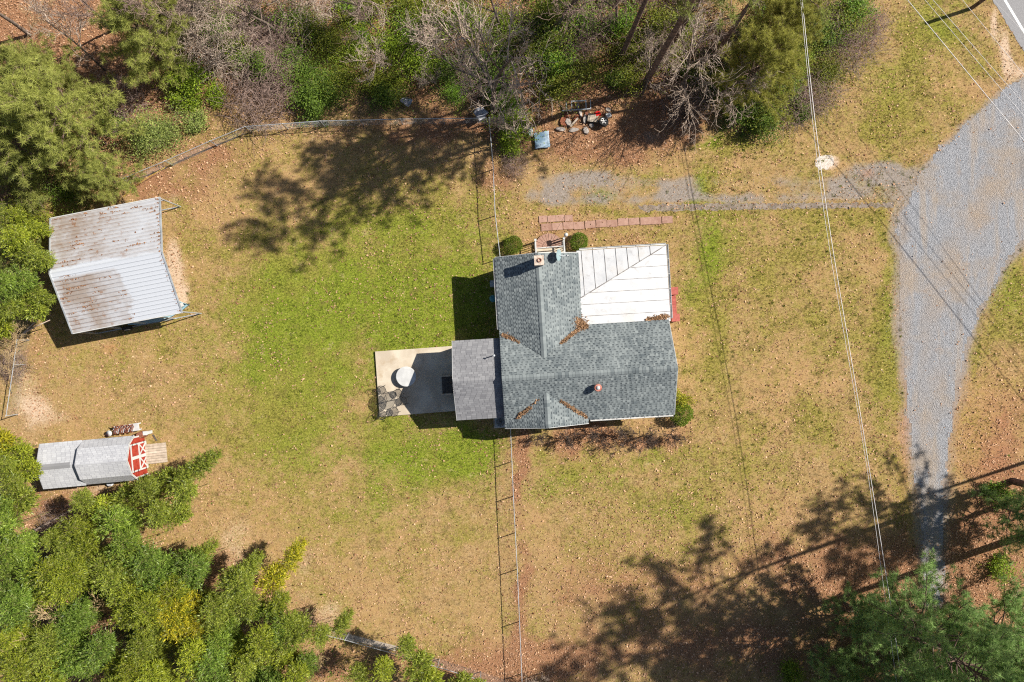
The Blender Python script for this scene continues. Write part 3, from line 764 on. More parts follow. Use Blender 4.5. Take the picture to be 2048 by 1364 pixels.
for a, b in zip(vs_[:-1], vs_[1:]):
    a2 = a + .012; b2 = b - .012
    ua, ub = max(5.1, hipu(a2)), max(5.1, hipu(b2))
    poly = [(ua, a2, zPE(ua)), (CU, a2, zPE(CU)), (CU, b2, zPE(CU)), (ub, b2, zPE(ub))]
    if a2 < hipv(5.1) < b2: poly.append((5.1, hipv(5.1), zPE(5.1)))
    panel(poly)
    if b < CV: seams.append(((max(5.1, hipu(b)), b, zPE(max(5.1, hipu(b)))), (CU, b, zPE(CU))))
M['seam'] = vmat('seam_grey_brown', (0.12, 0.10, 0.09), (0.38, 0.37, 0.36), 2.2, 0.8)  # seam ribs coloured a darker grey-brown than the panels
for p, q in seams:
    MB().bar((p[0], p[1], p[2] + .012), (q[0], q[1], q[2] + .006), .022, .036).build("standing_seam", M['seam'], pr)
MB().bar((5.1, hipv(5.1), zPN(hipv(5.1)) + .012), (CU, CV, 2.412), .05, .045).build("hip_seam", M['seam'], pr)
for u, v in ((10.5, 10.45), (10.5, 8.3), (10.5, 6.3), (8.0, 10.45), (5.5, 10.45)):
    MB().box((u, v, 1.3), (.14, .14, 1.95)).build("porch_post", M['white'], house)
MB().box((7.7, 8.15, .22), (5.6, 4.8, .36)).build("porch_floor", M['concrete'], house)

# chimney, vents
ch = MB().box((2.6, 9.98, 4.2), (.50, .50, 1.4)).box((2.6, 9.98, 4.88), (.58, .58, .10)).build("chimney", M['chimney'], house)
n = 14; mb = MB()
ring = lambda r, z: [(2.62 + r * math.cos(2 * math.pi * k / n), 9.98 + r * math.sin(2 * math.pi * k / n), z) for k in range(n)]
vs = ring(.125, 4.9) + ring(.125, 5.0) + ring(.085, 5.0) + ring(.085, 4.75)
fs = [(i * n + k, i * n + (k + 1) % n, (i + 1) * n + (k + 1) % n, (i + 1) * n + k) for i in range(3) for k in range(n)] + [tuple(3 * n + k for k in range(n))]
mb.add(vs, fs).build("flue", M['clay'], ch)
def local(px, py, z):
    p = P(px, py, z)[:2] - HO
    return float(p @ HU), float(p @ HV)
tu, tv = local(1197, 776, 4.7)
vt = MB().lathe((tu, tv, zS(tv) - .05), [(.11, 0), (.11, .28), (.2, .30), (.235, .38), (.235, .5), (.2, .57)], 20).build("turbine_vent", vmat('vent_rusty', (.36, .10, .07), (.48, .22, .17), 5, .5), house)
MB().lathe((tu, tv, zS(tv) + .51), [(.13, .0), (.12, .05), (.08, .08), (.03, .1)], 20).build("cap", M['white'], vt, True)
fins = MB()
for k in range(18):
    t = 2 * math.pi * k / 18
    fins.bar((tu + .238 * math.cos(t), tv + .238 * math.sin(t), zS(tv) + .30), (tu + .225 * math.cos(t + .2), tv + .225 * math.sin(t + .2), zS(tv) + .5), .016, .03)
fins.build("vane", M['red_block'], vt)
qu, qv = local(988, 711, 3.9)
vp = MB().tube([(qu, qv, 3.0), (qu, qv, 3.95)], .035, 10).build("vent_pipe", M['white'], house)
MB().lathe((qu, qv, 3.93), [(.05, 0), (.075, .03), (.06, .06), (.02, .07)], 12).build("cap", M['galv'], vp)

# satellite dish on the roof edge
du, dv = local(1117, 511, 3.9)
zr_ = zRt(du)
wp = hw(du, dv)
dish = empty("satellite_dish", (wp[0], wp[1], zr_), HA, "grey oval satellite dish beside the chimney", "satellite dish")
nrm = Vector((.86, -.12, .50)).normalized()
a1 = nrm.cross(Vector((0, 0, 1))).normalized(); a2 = nrm.cross(a1).normalized()
vs, fs = [], []
nr, nk = 6, 28
cD = Vector((-.05, .03, .48))
for i in range(nr + 1):
    r = i / nr
    for k in range(nk):
        t = 2 * math.pi * k / nk
        vs.append(cD + a1 * (.37 * r * math.cos(t)) + a2 * (.33 * r * math.sin(t)) + nrm * (.07 * r * r))
for i in range(nr):
    for k in range(nk):
        fs.append((i * nk + k, i * nk + (k + 1) % nk, (i + 1) * nk + (k + 1) % nk, (i + 1) * nk + k))
o = MB().add(vs, fs).build("reflector", M['dish'], dish, True)
sol = o.modifiers.new("thick", 'SOLIDIFY'); sol.thickness = .012
MB().bar((-.05, .03, .40), (.52, -.02, .36), .03).build("arm", M['galv'], dish)
MB().lathe((.56, -.03, .33), [(.03, 0), (.055, .03), (.055, .12), (.03, .14)], 12).build("receiver", M['white'], dish)
MB().tube([(-.12, .03, 0), (-.12, .03, .38), (-.08, .03, .46)], .025, 8).box((-.12, .03, .02), (.16, .16, .03)).build("mount", M['galv'], dish)

# steps down from the back door onto the patio
st = empty("back_steps", hw(-3.28, 2.68, .15), HA, "dark wooden steps with rails under the back roof edge", "steps")
MB().box((.24, 0, .27), (.55, 1.2, .5)).build("landing", M['dark_wood'], st)
for k in range(3):
    MB().box((-.18 - .26 * k, 0, .44 - .16 * k), (.25, 1.05, .045), a=.2 + .3 * k).build("tread", M['dark_wood'], st)
for s in (-1, 1):
    MB().bar((-.02, s * .56, .28), (-.8, s * .56, .02), .05, .2).build("stringer", M['dark_wood'], st)
    MB().bar((-.75, s * .6, 0), (-.75, s * .6, .92), .07).build("post", M['dark_wood'], st)
    MB().bar((-.1, s * .6, .3), (-.1, s * .6, 1.3), .07).build("post", M['dark_wood'], st)
    MB().bar((-.85, s * .6, .95), (-.02, s * .6, 1.3), .09, .04).build("handrail", M['weathered_wood'], st)

# air conditioner in the corner, utility boxes on the west wall
p = P(1001, 844, .8)
ac = empty("air_conditioner", (p[0], p[1], 0), HA, "square grey air conditioner unit in the shaded house corner", "air conditioner")
MB().box((0, 0, .05), (.95, .95, .1)).build("base_pad", M['concrete'], ac)
MB().box((0, 0, .44), (.72, .72, .68)).build("cabinet", M['unit_metal'], ac)
mb = MB()
for r in (.1, .16, .22, .28):
    mb.tube([(r * math.cos(2 * math.pi * k / 24), r * math.sin(2 * math.pi * k / 24), .80) for k in range(24)], .008, 5, closed=True)
for k in range(6):
    t = math.pi * k / 6; mb.bar((.3 * math.cos(t), .3 * math.sin(t), .79), (-.3 * math.cos(t), -.3 * math.sin(t), .79), .01)
mb.build("fan_grille", M['black_metal'], ac)
p = P(984, 568, .9)
bxo = empty("utility_box", (p[0] + .05, p[1], 0), HA, "grey utility box on a post beside the west wall", "utility box")
MB().box((0, 0, 1.0), (.32, .40, .55)).build("box", M['unit_metal'], bxo)
MB().box((0, 0, .36), (.08, .08, .72)).build("post", M['galv'], bxo)
MB().box((-.165, 0, 1.0), (.02, .34, .46)).build("cover", M['galv'], bxo)
p = P(985, 597, .6)
tb = empty("plastic_bin", (p[0] + .04, p[1], 0), 0, "teal plastic bin beside the west wall of the house", "bin")
MB().lathe((0, 0, 0), [(.17, 0), (.22, .55)], 18).build("tub", M['teal_plastic'], tb, True)
MB().lathe((0, 0, .55), [(.24, 0), (.24, .03), (.12, .07), (.03, .08)], 18).build("lid", M['teal_plastic'], tb, True)

# entry porch on the north side
la = empty("entry_landing", hw(3.55, 10.6), HA, "concrete landing with rounded brick step at the north door", "landing")
MB().box((0, .18, .16), (1.75, .95, .32)).build("slab", M['concrete'], la)
N_ = 12
for ring_i, (r0, r1, z) in enumerate(((.0, .45, .17), (.47, .95, .165))):
    for k in range(N_):
        t0 = math.pi * k / N_ + .012; t1 = math.pi * (k + 1) / N_ - .012
        pts = [(r0 * math.cos(t0), .72 + r0 * math.sin(t0), z), (r1 * math.cos(t0), .72 + r1 * math.sin(t0), z), (r1 * math.cos(t1), .72 + r1 * math.sin(t1), z), (r0 * math.cos(t1), .72 + r0 * math.sin(t1), z)]
        if r0 == 0: pts = pts[:3]
        MB().prism(pts, .15, a=float(rng.random())).build("brick", M['red_block'], la)
rl = empty("entry_railing", hw(3.55, 10.6), HA, "white railing with posts and cross rail framing the north door", "railing")
for s in (-1, 1):
    for v in (.05, 1.15):
        MB().box((s * .93, v, .55), (.10, .10, 1.1)).box((s * .93, v, 1.12), (.14, .14, .05)).build("post", M['white'], rl)
    MB().bar((s * .93, .05, 1.0), (s * .93, 1.15, 1.0), .09, .05).build("rail", M['white'], rl)
    MB().bar((s * .93, .05, .2), (s * .93, 1.15, .2), .06, .05).build("rail", M['white'], rl)
    for k in range(7):
        MB().bar((s * .93, .18 + .14 * k, .2), (s * .93, .18 + .14 * k, 1.0), .035).build("baluster", M['white'], rl)
MB().bar((-.93, .62, .98), (.93, .66, .98), .06, .05).build("rail", M['white'], rl)
p = hw(4.62, 11.95)
lp = empty("porch_lamp_post", p, 0, "small white lamp on a short post beside the round bush", "lamp post")
MB().tube([(0, 0, 0), (0, 0, 1.1)], .035, 10).build("post", M['white'], lp)
MB().lathe((0, 0, 1.1), [(.06, 0), (.13, .06), (.13, .17), (.06, .24)], 14).build("globe", M['white'], lp, True)

# brick steps on the east side of the porch
p = P(1345, 609, .35)
es = empty("brick_steps", (p[0] + .05, p[1], 0), HA, "red brick steps with two square piers at the porch east side", "steps")
for s in (-1, 1):
    pier = MB().box((0.05, s * .88, .27), (.50, .46, .54)).build("pier", M['brick'], es)
    MB().box((0.05, s * .88, .57), (.54, .50, .06)).build("capstone", M['red_step'], pier)
for k, (x, z) in enumerate(((-.12, .36), (.12, .2))):
    for q in range(6):
        MB().box((x, -.53 + .212 * q, z - .09), (.235, .20, .18), a=float(rng.random())).build("brick", M['red_step'], es)

# paver path north of the house
pv = empty("paver_path", P(1200, 445), 0)
tag(pv, "path of reddish square pavers along the drive north of the house", "path", kind="structure")
def pavers(a, b, n, w):
    a = P(*a); b = P(*b); d = (b - a) / n; L = np.linalg.norm(d); ang = math.atan2(d[1], d[0])
    o = P(1200, 445)
    me = None
    for k in range(n):
        c = a + d * (k + .5) - o
        MB().box((c[0] + rng.normal(0, .012), c[1] + rng.normal(0, .02), .025 + rng.normal(0, .006)), (L - .035, w + rng.normal(0, .015), .07), ang + rng.normal(0, .012), a=float(rng.random())).build("paver", M['red_block'], pv)
pavers((1077, 440), (1146, 434), 4, .42)
pavers((1082, 455), (1345, 439), 12, .48)

# ------------------------------------------------------------------ patio furniture
p = P(812, 753, .57); pz = .15
tbl = empty("round_table", (p[0], p[1], pz), 0, "white round patio table half in the shadow of the house", "table")
MB().lathe((0, 0, .36), [(.60, 0), (.66, .02), (.66, .05), (.64, .06)], 40).build("table_top", M['white'], tbl)
MB().lathe((0, 0, 0), [(.42, 0), (.40, .04), (.14, .08), (.12, .2), (.14, .32), (.35, .36)], 18).build("pedestal", M['white'], tbl)
def meshdisc(mb, c, r, sx=1.0, step=.045, w=.004):
    n = int(r / step)
    for k in range(-n, n + 1):
        q = k * step; h = math.sqrt(max(0, r * r - q * q))
        mb.bar((c[0] - h * sx, c[1] + q, c[2]), (c[0] + h * sx, c[1] + q, c[2]), w, w)
        mb.bar((c[0] + q * sx, c[1] - h, c[2] + .003), (c[0] + q * sx, c[1] + h, c[2] + .003), w, w)
circ = lambda c, r, n, z: [(c[0] + r * math.cos(2 * math.pi * k / n), c[1] + r * math.sin(2 * math.pi * k / n), z) for k in range(n)]
p = P(774, 802, .7)
wt = empty("mesh_table", (p[0], p[1], pz), 0, "black wire mesh round table ringed by wire chairs on the patio", "table")
mb = MB(); mb.tube(circ((0, 0), .54, 32, .70), .014, 6, closed=True); meshdisc(mb, (0, 0, .70), .54, step=.022, w=.006); mb.build("table_top", M['black_metal'], wt)
for k in range(3):
    t = 2 * math.pi * k / 3
    MB().tube([(.06 * math.cos(t), .06 * math.sin(t), .68), (.1 * math.cos(t), .1 * math.sin(t), .35), (.38 * math.cos(t), .38 * math.sin(t), 0)], .014, 6).build("leg", M['black_metal'], wt)
MB().tube([(0, 0, .3), (0, 0, .72)], .02, 8).build("umbrella_sleeve", M['black_metal'], wt)
def wire_chair(px, py, ang, label):
    p = P(px, py, .45)
    c = empty("wire_chair", (p[0], p[1], pz), ang, label, "chair", "wire chairs on the patio")
    mb = MB(); mb.tube(circ((0, 0), .235, 22, .42), .011, 5, closed=True); meshdisc(mb, (0, 0, .42), .235, step=.02, w=.006); mb.build("seat", M['black_metal'], c)
    arc = [(.22 * math.cos(t), .26 * math.sin(t), z) for t, z in [(math.radians(a), .44 + .44 * math.sin(math.radians((a - 60) / 240 * 180)) ** .6 if 60 < a < 300 else .44) for a in range(60, 301, 15)]]
    arc = [(x - .05 - .10 * (z - .44), y, z) for x, y, z in arc]
    mb = MB(); mb.tube(arc, .012, 5)
    for q in arc[2:-2]:
        mb.bar((q[0] * .86, q[1] * .8, .43), q, .006)
    for zz in (.52, .6, .68, .76):
        mb.tube([(-.05 - .10 * (zz - .44) + .22 * math.cos(math.radians(a)), .26 * math.sin(math.radians(a)), zz) for a in range(115, 246, 13)], .004, 4)
    mb.build("backrest", M['black_metal'], c)
    for s in (-1, 1):
        MB().tube([(-.12, s * .25, .62), (.1, s * .28, .64), (.2, s * .27, .60), (.2, s * .22, .42)], .011, 5).build("armrest", M['black_metal'], c)
        for f in (-1, 1):
            MB().tube([(f * .17, s * .17, .42), (f * .2, s * .2, .2), (f * .25, s * .23, 0)], .011, 5).build("leg", M['black_metal'], c)
wire_chair(765, 780, math.radians(-70), "black wire chair above the mesh table, nearest the patio's left edge")
wire_chair(797, 786, math.radians(215), "black wire chair between the mesh table and the white round table")
wire_chair(808, 801, math.radians(180), "black wire chair right of the mesh table, partly in the house shadow")
wire_chair(790, 822, math.radians(125), "black wire chair below the mesh table at its lower right")
wire_chair(766, 828, math.radians(75), "black wire chair nearest the lower left corner of the patio")

# ------------------------------------------------------------------ carport
CA = math.radians(10.9)
cc = np.array([-24.81, 4.74])
cp = empty("carport", (cc[0], cc[1], 0), CA, "white ribbed metal carport with leaf stains at the left", "carport")
CL, CW, CE, CR = 7.0, 7.37, 2.72, 3.82
csl = (CR - CE) / (CW / 2)
def zc(y): return CR - abs(y) * csl
NP = 10
pw = CW / NP
prof = [(0, 0), (.08, 0), (.10, .03), (.125, .03), (.145, 0), (.225, 0), (.245, .03), (.27, .03), (.29, 0)]
for k in range(NP):
    y0 = -CW / 2 + k * pw
    ys = []
    for rep in range(3):
        b = rep * pw / 3
        ys += [(b, 0), (b + .03, .032), (b + .055, .032), (b + .085, 0)]
    ys.append((pw, 0))
    vs, fs = [], []
    xl = -CL / 2; xr = CL / 2
    for (yy, h) in ys:
        y = y0 + yy
        vs += [(xl, y, zc(y) + h), (xr, y, zc(y) + h)]
    for q in range(len(ys) - 1):
        fs.append((2 * q, 2 * q + 1, 2 * q + 3, 2 * q + 2))
    o = MB().add(vs, fs).build("roof_panel", M['carport'], cp)
    sm = o.modifiers.new("thick", 'SOLIDIFY'); sm.thickness = .004; sm.offset = -1
for s in (-1, 1):
    x = s * CL / 2
    MB().bar((x, -CW / 2, CE + .02), (x, 0, CR + .02), .09, .06).bar((x, 0, CR + .02), (x, CW / 2, CE + .02), .09, .06).build("trim", M['galv'], cp)
    MB().bar((-CL / 2, s * CW / 2, CE - .02), (CL / 2, s * CW / 2, CE - .02), .05, .12).build("eave_trim", M['white'], cp)
    MB().bar((-CL / 2, s * (CW / 2 - .06), .03), (CL / 2, s * (CW / 2 - .06), .03), .06, .06).build("base_rail", M['galv'], cp)
for k in range(5):
    x = -CL / 2 + .04 + (CL - .08) * k / 4
    mb = MB()
    mb.bar((x, -CW / 2 + .06, CE - .06), (x, 0, CR - .06), .06).bar((x, 0, CR - .06), (x, CW / 2 - .06, CE - .06), .06)
    mb.build("rafter", M['galv'], cp)
    for s in (-1, 1):
        MB().bar((x, s * (CW / 2 - .06), .05), (x, s * (CW / 2 - .06), CE - .06), .06).build("post", M['galv'], cp)
for s in (-1, 1):
    MB().bar((CL / 2 - .04, s * (CW / 2 - .06), 2.0), (CL / 2 - .9, s * (CW / 2 - .06), CE - .06), .045).build("brace", M['galv'], cp)
# debris caught in the ribs (leaves), one loose mass
def cworld(x, y, z):
    c, s = math.cos(CA), math.sin(CA)
    return np.array([cc[0] + c * x - s * y, cc[1] + s * x + c * y, z])

def quads(C, D, S, L, W):
    """leaf quads: centre-base C, direction D, side S, length L, width W -> V,F"""
    n = len(C)
    L = L.reshape(-1, 1); W = W.reshape(-1, 1)
    V = np.empty((n, 4, 3))
    V[:, 0] = C; V[:, 1] = C + D * L * .45 + S * W * .5; V[:, 2] = C + D * L; V[:, 3] = C + D * L * .45 - S * W * .5
    F = np.arange(n * 4).reshape(n, 4)
    return V.reshape(-1, 3), F
def unit(v): return v / np.maximum(np.linalg.norm(v, axis=-1, keepdims=True), 1e-9)
def flatleaves(C, rng, size, tilt=.5):
    n = len(C); t = rng.random(n) * 2 * np.pi
    D = unit(np.stack([np.cos(t), np.sin(t), rng.normal(0, tilt, n)], 1))
    S = unit(np.cross(np.tile([0, 0, 1.], (n, 1)) + rng.normal(0, tilt, (n, 3)), D))
    L = np.clip(rng.gamma(5.0, .2, n), .4, 2.0) * size
    return quads(C, D, S, L, L * rng.uniform(.35, .85, n))
rng = np.random.default_rng(77)
pts = []
for k in range(6500):
    if rng.random() < .66:
        x = rng.uniform(-3.4, 3.4); y = rng.uniform(.3, 3.5)
        if y < .35: continue
        y = -CW / 2 + round((y + CW / 2) / (pw / 3)) * pw / 3 + abs(rng.normal(0, .035)) + .06
        if vnoise(np.array([x * 1.0]), np.array([y * 3.0]), .8, 51, 3)[0] < .655: continue
    elif rng.random() < .75:
        x = rng.uniform(-3.4, 1.2); y = rng.uniform(-3.5, -.2)
        if x > .6: continue
        y = -CW / 2 + round((y + CW / 2) / (pw / 3)) * pw / 3 - abs(rng.normal(0, .035)) + .0
        if vnoise(np.array([x * 1.0]), np.array([y * 3.0]), .8, 52, 3)[0] < .655: continue
    else:
        kk = rng.integers(0, 30); y = -CW / 2 + kk * pw / 3 + rng.uniform(.09, .14); x = 3.4 - abs(rng.normal(0, .08))
        if rng.random() > (.9, .5, .1, .7, .25)[kk * 7 % 5] * (.35 if kk < 16 else 1): continue
    pts.append(cworld(x, y, zc(y) + .012 + rng.random() * .02))
Vq, Fq = flatleaves(np.array(pts), rng, .075, .25)
cl_ = link("roof_leaf_litter", mesh_np("roof_leaf_litter", Vq, Fq, M['dry_leaf'], {"rnd": rng.random(len(Fq)) * .6}))
cl_.color = (.7, .62, .55, 1)
tag(cl_, "brown dead leaves caught along the carport roof ribs", "leaves", kind="stuff")

# under the carport: utility trailer and a pale boat
tr = empty("utility_trailer", cworld(-1.3, -2.85, 0), CA, "small trailer parked under the lower carport eave", "trailer")
MB().box((0, .1, .55), (2.4, 1.3, .06)).build("deck", M['weathered_wood'], tr)
MB().bar((-1.2, -.58, .62), (1.2, -.58, .62), .05, .12).bar((-1.2, .78, .62), (1.2, .78, .62), .05, .12).bar((1.2, .1, .5), (2.2, .1, .45), .07).build("frame", M['galv'], tr)
for s in (-.86, 1.0):
    w = MB().add([], []).build("wheel", None, tr) if False else None
    wh = MB().tube([(-.1, s - .09, .32), (-.1, s + .09, .32)], .31, 20).build("wheel", M['rubber'], tr)
    MB().tube([(-.1, s - .10, .32), (-.1, s + .10, .32)], .19, 16).build("rim", M['pale_plastic'], wh)
bo = empty("boat", cworld(.85, -3.0, 0), CA + math.radians(2), "pale blue boat partly hidden under the carport edge", "boat")
vs, fs = [], []
sec = [(-2.0, .45), (-1.2, .62), (0, .68), (1.0, .55), (1.7, .28), (2.05, .03)]
for x, w in sec:
    vs += [(x, -w, .62), (x, -w * .75, .25), (x, 0, .12), (x, w * .75, .25), (x, w, .62), (x, w - .07 if w > .1 else 0, .60), (x, 0, .36), (x, -w + .07 if w > .1 else 0, .60)]
for i in range(len(sec) - 1):
    for k in range(8):
        a, b = i * 8 + k, i * 8 + (k + 1) % 8
        fs.append((a, b, b + 8, a + 8))
fs.append(tuple(range(8)))
MB().add(vs, fs).build("hull", vmat('boat_blue', (.22, .36, .42), (.32, .46, .52), 2, .4), bo, True)
for x in (-1.0, .2):
    MB().box((x, 0, .52), (.25, 1.05, .04)).build("seat", M['pale_plastic'], bo)
MB().box((1.72, 0, .70), (.3, .25, .12), .3).build("motor_cover", M['white'], bo)

# ------------------------------------------------------------------ barn shed
SA = math.radians(5.2)
sp0 = P(293, 908)
sh = empty("barn_shed", (sp0[0], sp0[1], 0), SA, "small red barn shed with white crossed doors and grey gambrel roof", "shed")
pf = [(-1.42, 1.55), (-.98, 2.2), (0, 2.62), (.98, 2.2), (1.42, 1.55)]
FL = 3.15
inner = [(y * .94, z - .05) for y, z in pf]
poly = [(-1.32, .12)] + inner + [(1.32, .12)]
mb = MB()
vs = [(0, y, z) for y, z in poly] + [(-FL + .1, y, z) for y, z in poly]; n = len(poly)
mb.add(vs, [tuple(range(n)), tuple(range(2 * n - 1, n - 1, -1))] + [(k, n + k, n + (k + 1) % n, (k + 1) % n) for k in range(n)])
mb.build("wall", M['red_paint'], sh)
gr_ = MB()
for (a, b) in zip(pf[:-1], pf[1:]):
    pl = [(.14, a[0], a[1]), (-FL, a[0], a[1]), (-FL, b[0], b[1]), (.14, b[0], b[1])]
    ar = sum(pl[k][0] * pl[(k + 1) % 4][1] - pl[(k + 1) % 4][0] * pl[k][1] for k in range(4))
    gr_.prism(pl if ar > 0 else pl[::-1], .05)
gr_ = gr_.build("gambrel_roof", M['shingle_pale'], sh)
for (a, b) in zip(pf[:-1], pf[1:]):
    lowp, hip_ = (a, b) if a[1] < b[1] else (b, a)
    d = (0, hip_[0] - lowp[0], hip_[1] - lowp[1]); L = math.hypot(d[1], d[2])
    stuffpart(shingles((0, lowp[0], lowp[1]), (1, 0, 0), d, L, lambda t: [(-FL, .14)], .13, .30, rng, 'tab').build("shingles", M['shingle_pale'], gr_))
# rear lean-on with plain gable
RL = 2.75
mb = MB(); poly = [(-1.3, .1), (-1.3, 1.65), (0, 2.12), (1.3, 1.65), (1.3, .1)]
vs = [(-FL + .05, y, z) for y, z in poly] + [(-FL - RL + .2, y, z) for y, z in poly]; n = 5
mb.add(vs, [tuple(range(n)), tuple(range(2 * n - 1, n - 1, -1))] + [(k, n + k, n + (k + 1) % n, (k + 1) % n) for k in range(n)]).build("rear_wall", M['dark_wood'], sh)
rr = MB().prism([(-FL - RL, -1.45, 1.66), (-FL, -1.45, 1.66), (-FL, 0, 2.2), (-FL - RL, 0, 2.2)], .05).prism([(-FL - RL, 0, 2.2), (-FL, 0, 2.2), (-FL, 1.45, 1.66), (-FL - RL, 1.45, 1.66)], .05).build("rear_roof", M['shingle_pale'], sh)
for s in (-1, 1):
    stuffpart(shingles((0, s * 1.45, 1.66), (1, 0, 0), (0, -s * 1.45, .54), math.hypot(1.45, .54), lambda t: [(-FL - RL, -FL + .02)], .14, .3, rng, 'tab').build("shingles", M['shingle_pale'], rr))
MB().add([(-FL - RL + .1, -.17, 2.19), (-FL - .55, -.17, 2.19), (-FL - .55, .02, 2.235), (-FL - RL + .1, .02, 2.235), (-FL - RL + .1, .18, 2.18), (-FL - .55, .18, 2.18)], [(0, 1, 2, 3), (3, 2, 5, 4)]).build("ridge_patch", M['shingle_light'], rr)
for k in range(14):
    y = -1.235 + .19 * k
    ay = abs(y)
    top = (np.interp(ay, [0, .92, 1.335], [2.57, 2.15, 1.5])) - .06
    MB().box((.008 + .004 * (k % 2), y, (top + .12) / 2), (.03, .18, top - .12), a=float(rng.random())).build("board", M['red_paint'], sh)
# doors and white trim
for s in (-1, 1):
    d = MB().box((.035, s * .45, 1.0), (.05, .86, 1.86)).build("door", M['red_paint'], sh)
    mb = MB()
    for y in (.05, .85):
        mb.box((.068, s * y, 1.0), (.03, .10, 1.92))
    for z in (.10, .98, 1.90):
        mb.box((.071, s * .45, z), (.03, .80, .11))
    mb.bar((.073, s * .12, .16), (.073, s * .78, .92), .03, .09).bar((.075, s * .12, .92), (.075, s * .78, .16), .03, .09)
    mb.build("trim", M['white'], d)
    for z in (.35, 1.3, 1.75):
        MB().box((.092, s * .86, z), (.02, .14, .05)).build("hinge", M['black_metal'], d)
mb = MB()
for (a, b) in zip(pf[:-1], pf[1:]):
    mb.bar((.12, a[0], a[1] - .06), (.12, b[0], b[1] - .06), .04, .12)
mb.build("gable_trim", M['white'], sh)
for s in (-1, 1):
    MB().box((.02, s * 1.30, .85), (.06, .10, 1.5)).build("corner_board", M['white'], sh)
rp = empty("shed_ramp", (sp0[0], sp0[1], 0), SA, "grey weathered plank ramp in front of the shed doors", "ramp")
for k in range(8):
    y = -.62 + .165 * k
    MB().box((.72, y + .05, .15 + rng.normal(0, .004)), (1.35, .150, .04), 0, math.radians(6.5), a=float(rng.random())).build("plank", M['weathered_wood'], rp)
for y in (-.45, .5):
    MB().box((.6, y, .07), (1.1, .08, .1)).build("joist", M['weathered_wood'], rp)
# scrap on the north side of the shed
def sw(x, y, z=0):
    c, s = math.cos(SA), math.sin(SA)
    return (sp0[0] + c * x - s * y, sp0[1] + s * x + c * y, z)
wb = empty("white_bench", sw(-.95, 1.85), SA + .06, "white bench against the shed wall under rusty scrap", "bench")
MB().box((0, 0, .42), (1.7, .5, .05)).build("seat", M['white'], wb)
for s in (-1, 1):
    for f in (-1, 1):
        MB().box((s * .75, f * .2, .2), (.07, .07, .4)).build("leg", M['white'], wb)
scr = empty("rusty_scrap", sw(-1.05, 1.82, .45), SA, "rust brown bent metal bars heaped on the white bench", "scrap metal")
for k in range(11):
    x = -.6 + .12 * k; z = .05 + .04 * (k % 3)
    MB().tube([(x - .1, -.26, z), (x + .02 * (k % 4), -.05, z + .14), (x + .12, .1, z + .12), (x + .2 * ((k % 3) - 1), .28, z)], .028, 6).build("bar", M['rust'], scr)
bk = empty("white_bucket", sw(-2.15, 1.62), 0, "white bucket lying beside the shed wall", "bucket")
MB().lathe((0, 0, 0), [(.14, 0), (.19, .36), (.2, .38)], 16).build("pail", M['white'], bk, True)
pl_ = MB().bar(sw(-2.75, 1.45, .05), sw(-1.5, 1.95, .5), .05, .04).build("wood_pole", M['twig_tan'])
tag(pl_, "long pale pole leaning beside the shed's white bench", "pole")
brl = empty("barrel", sw(.06, 1.36), 0, "brown barrel at the shed's front corner", "barrel")
MB().lathe((0, 0, 0), [(.19, 0), (.23, .25), (.23, .5), (.19, .78)], 20).build("drum", M['rust'], brl, True)
MB().lathe((0, 0, .78), [(.20, 0), (.20, .02), (.05, .03)], 20).build("lid", M['clay'], brl)
tag(MB().box(sw(.42, 1.45, .35), (.22, .2, .7), SA).box(sw(.42, 1.45, .72), (.28, .26, .05), SA).build("white_pedestal", M['white']), "white pedestal standing beside the brown barrel", "pedestal")
tag(MB().bar(sw(.55, 1.25, .02), sw(.78, .82, .03), .09, .04).build("board", M['dark_wood']), "short dark board lying beside the shed ramp", "board")
tb2 = empty("round_tub", sw(-2.4, -1.62), 0, "grey round tub on the ground below the shed", "tub")
MB().lathe((0, 0, 0), [(.2, 0), (.24, .3), (.25, .32)], 18).build("tub", M['pale_plastic'], tb2, True)
MB().lathe((0, 0, .32), [(.26, 0), (.26, .02), (.06, .035)], 18).build("lid", M['pale_plastic'], tb2)

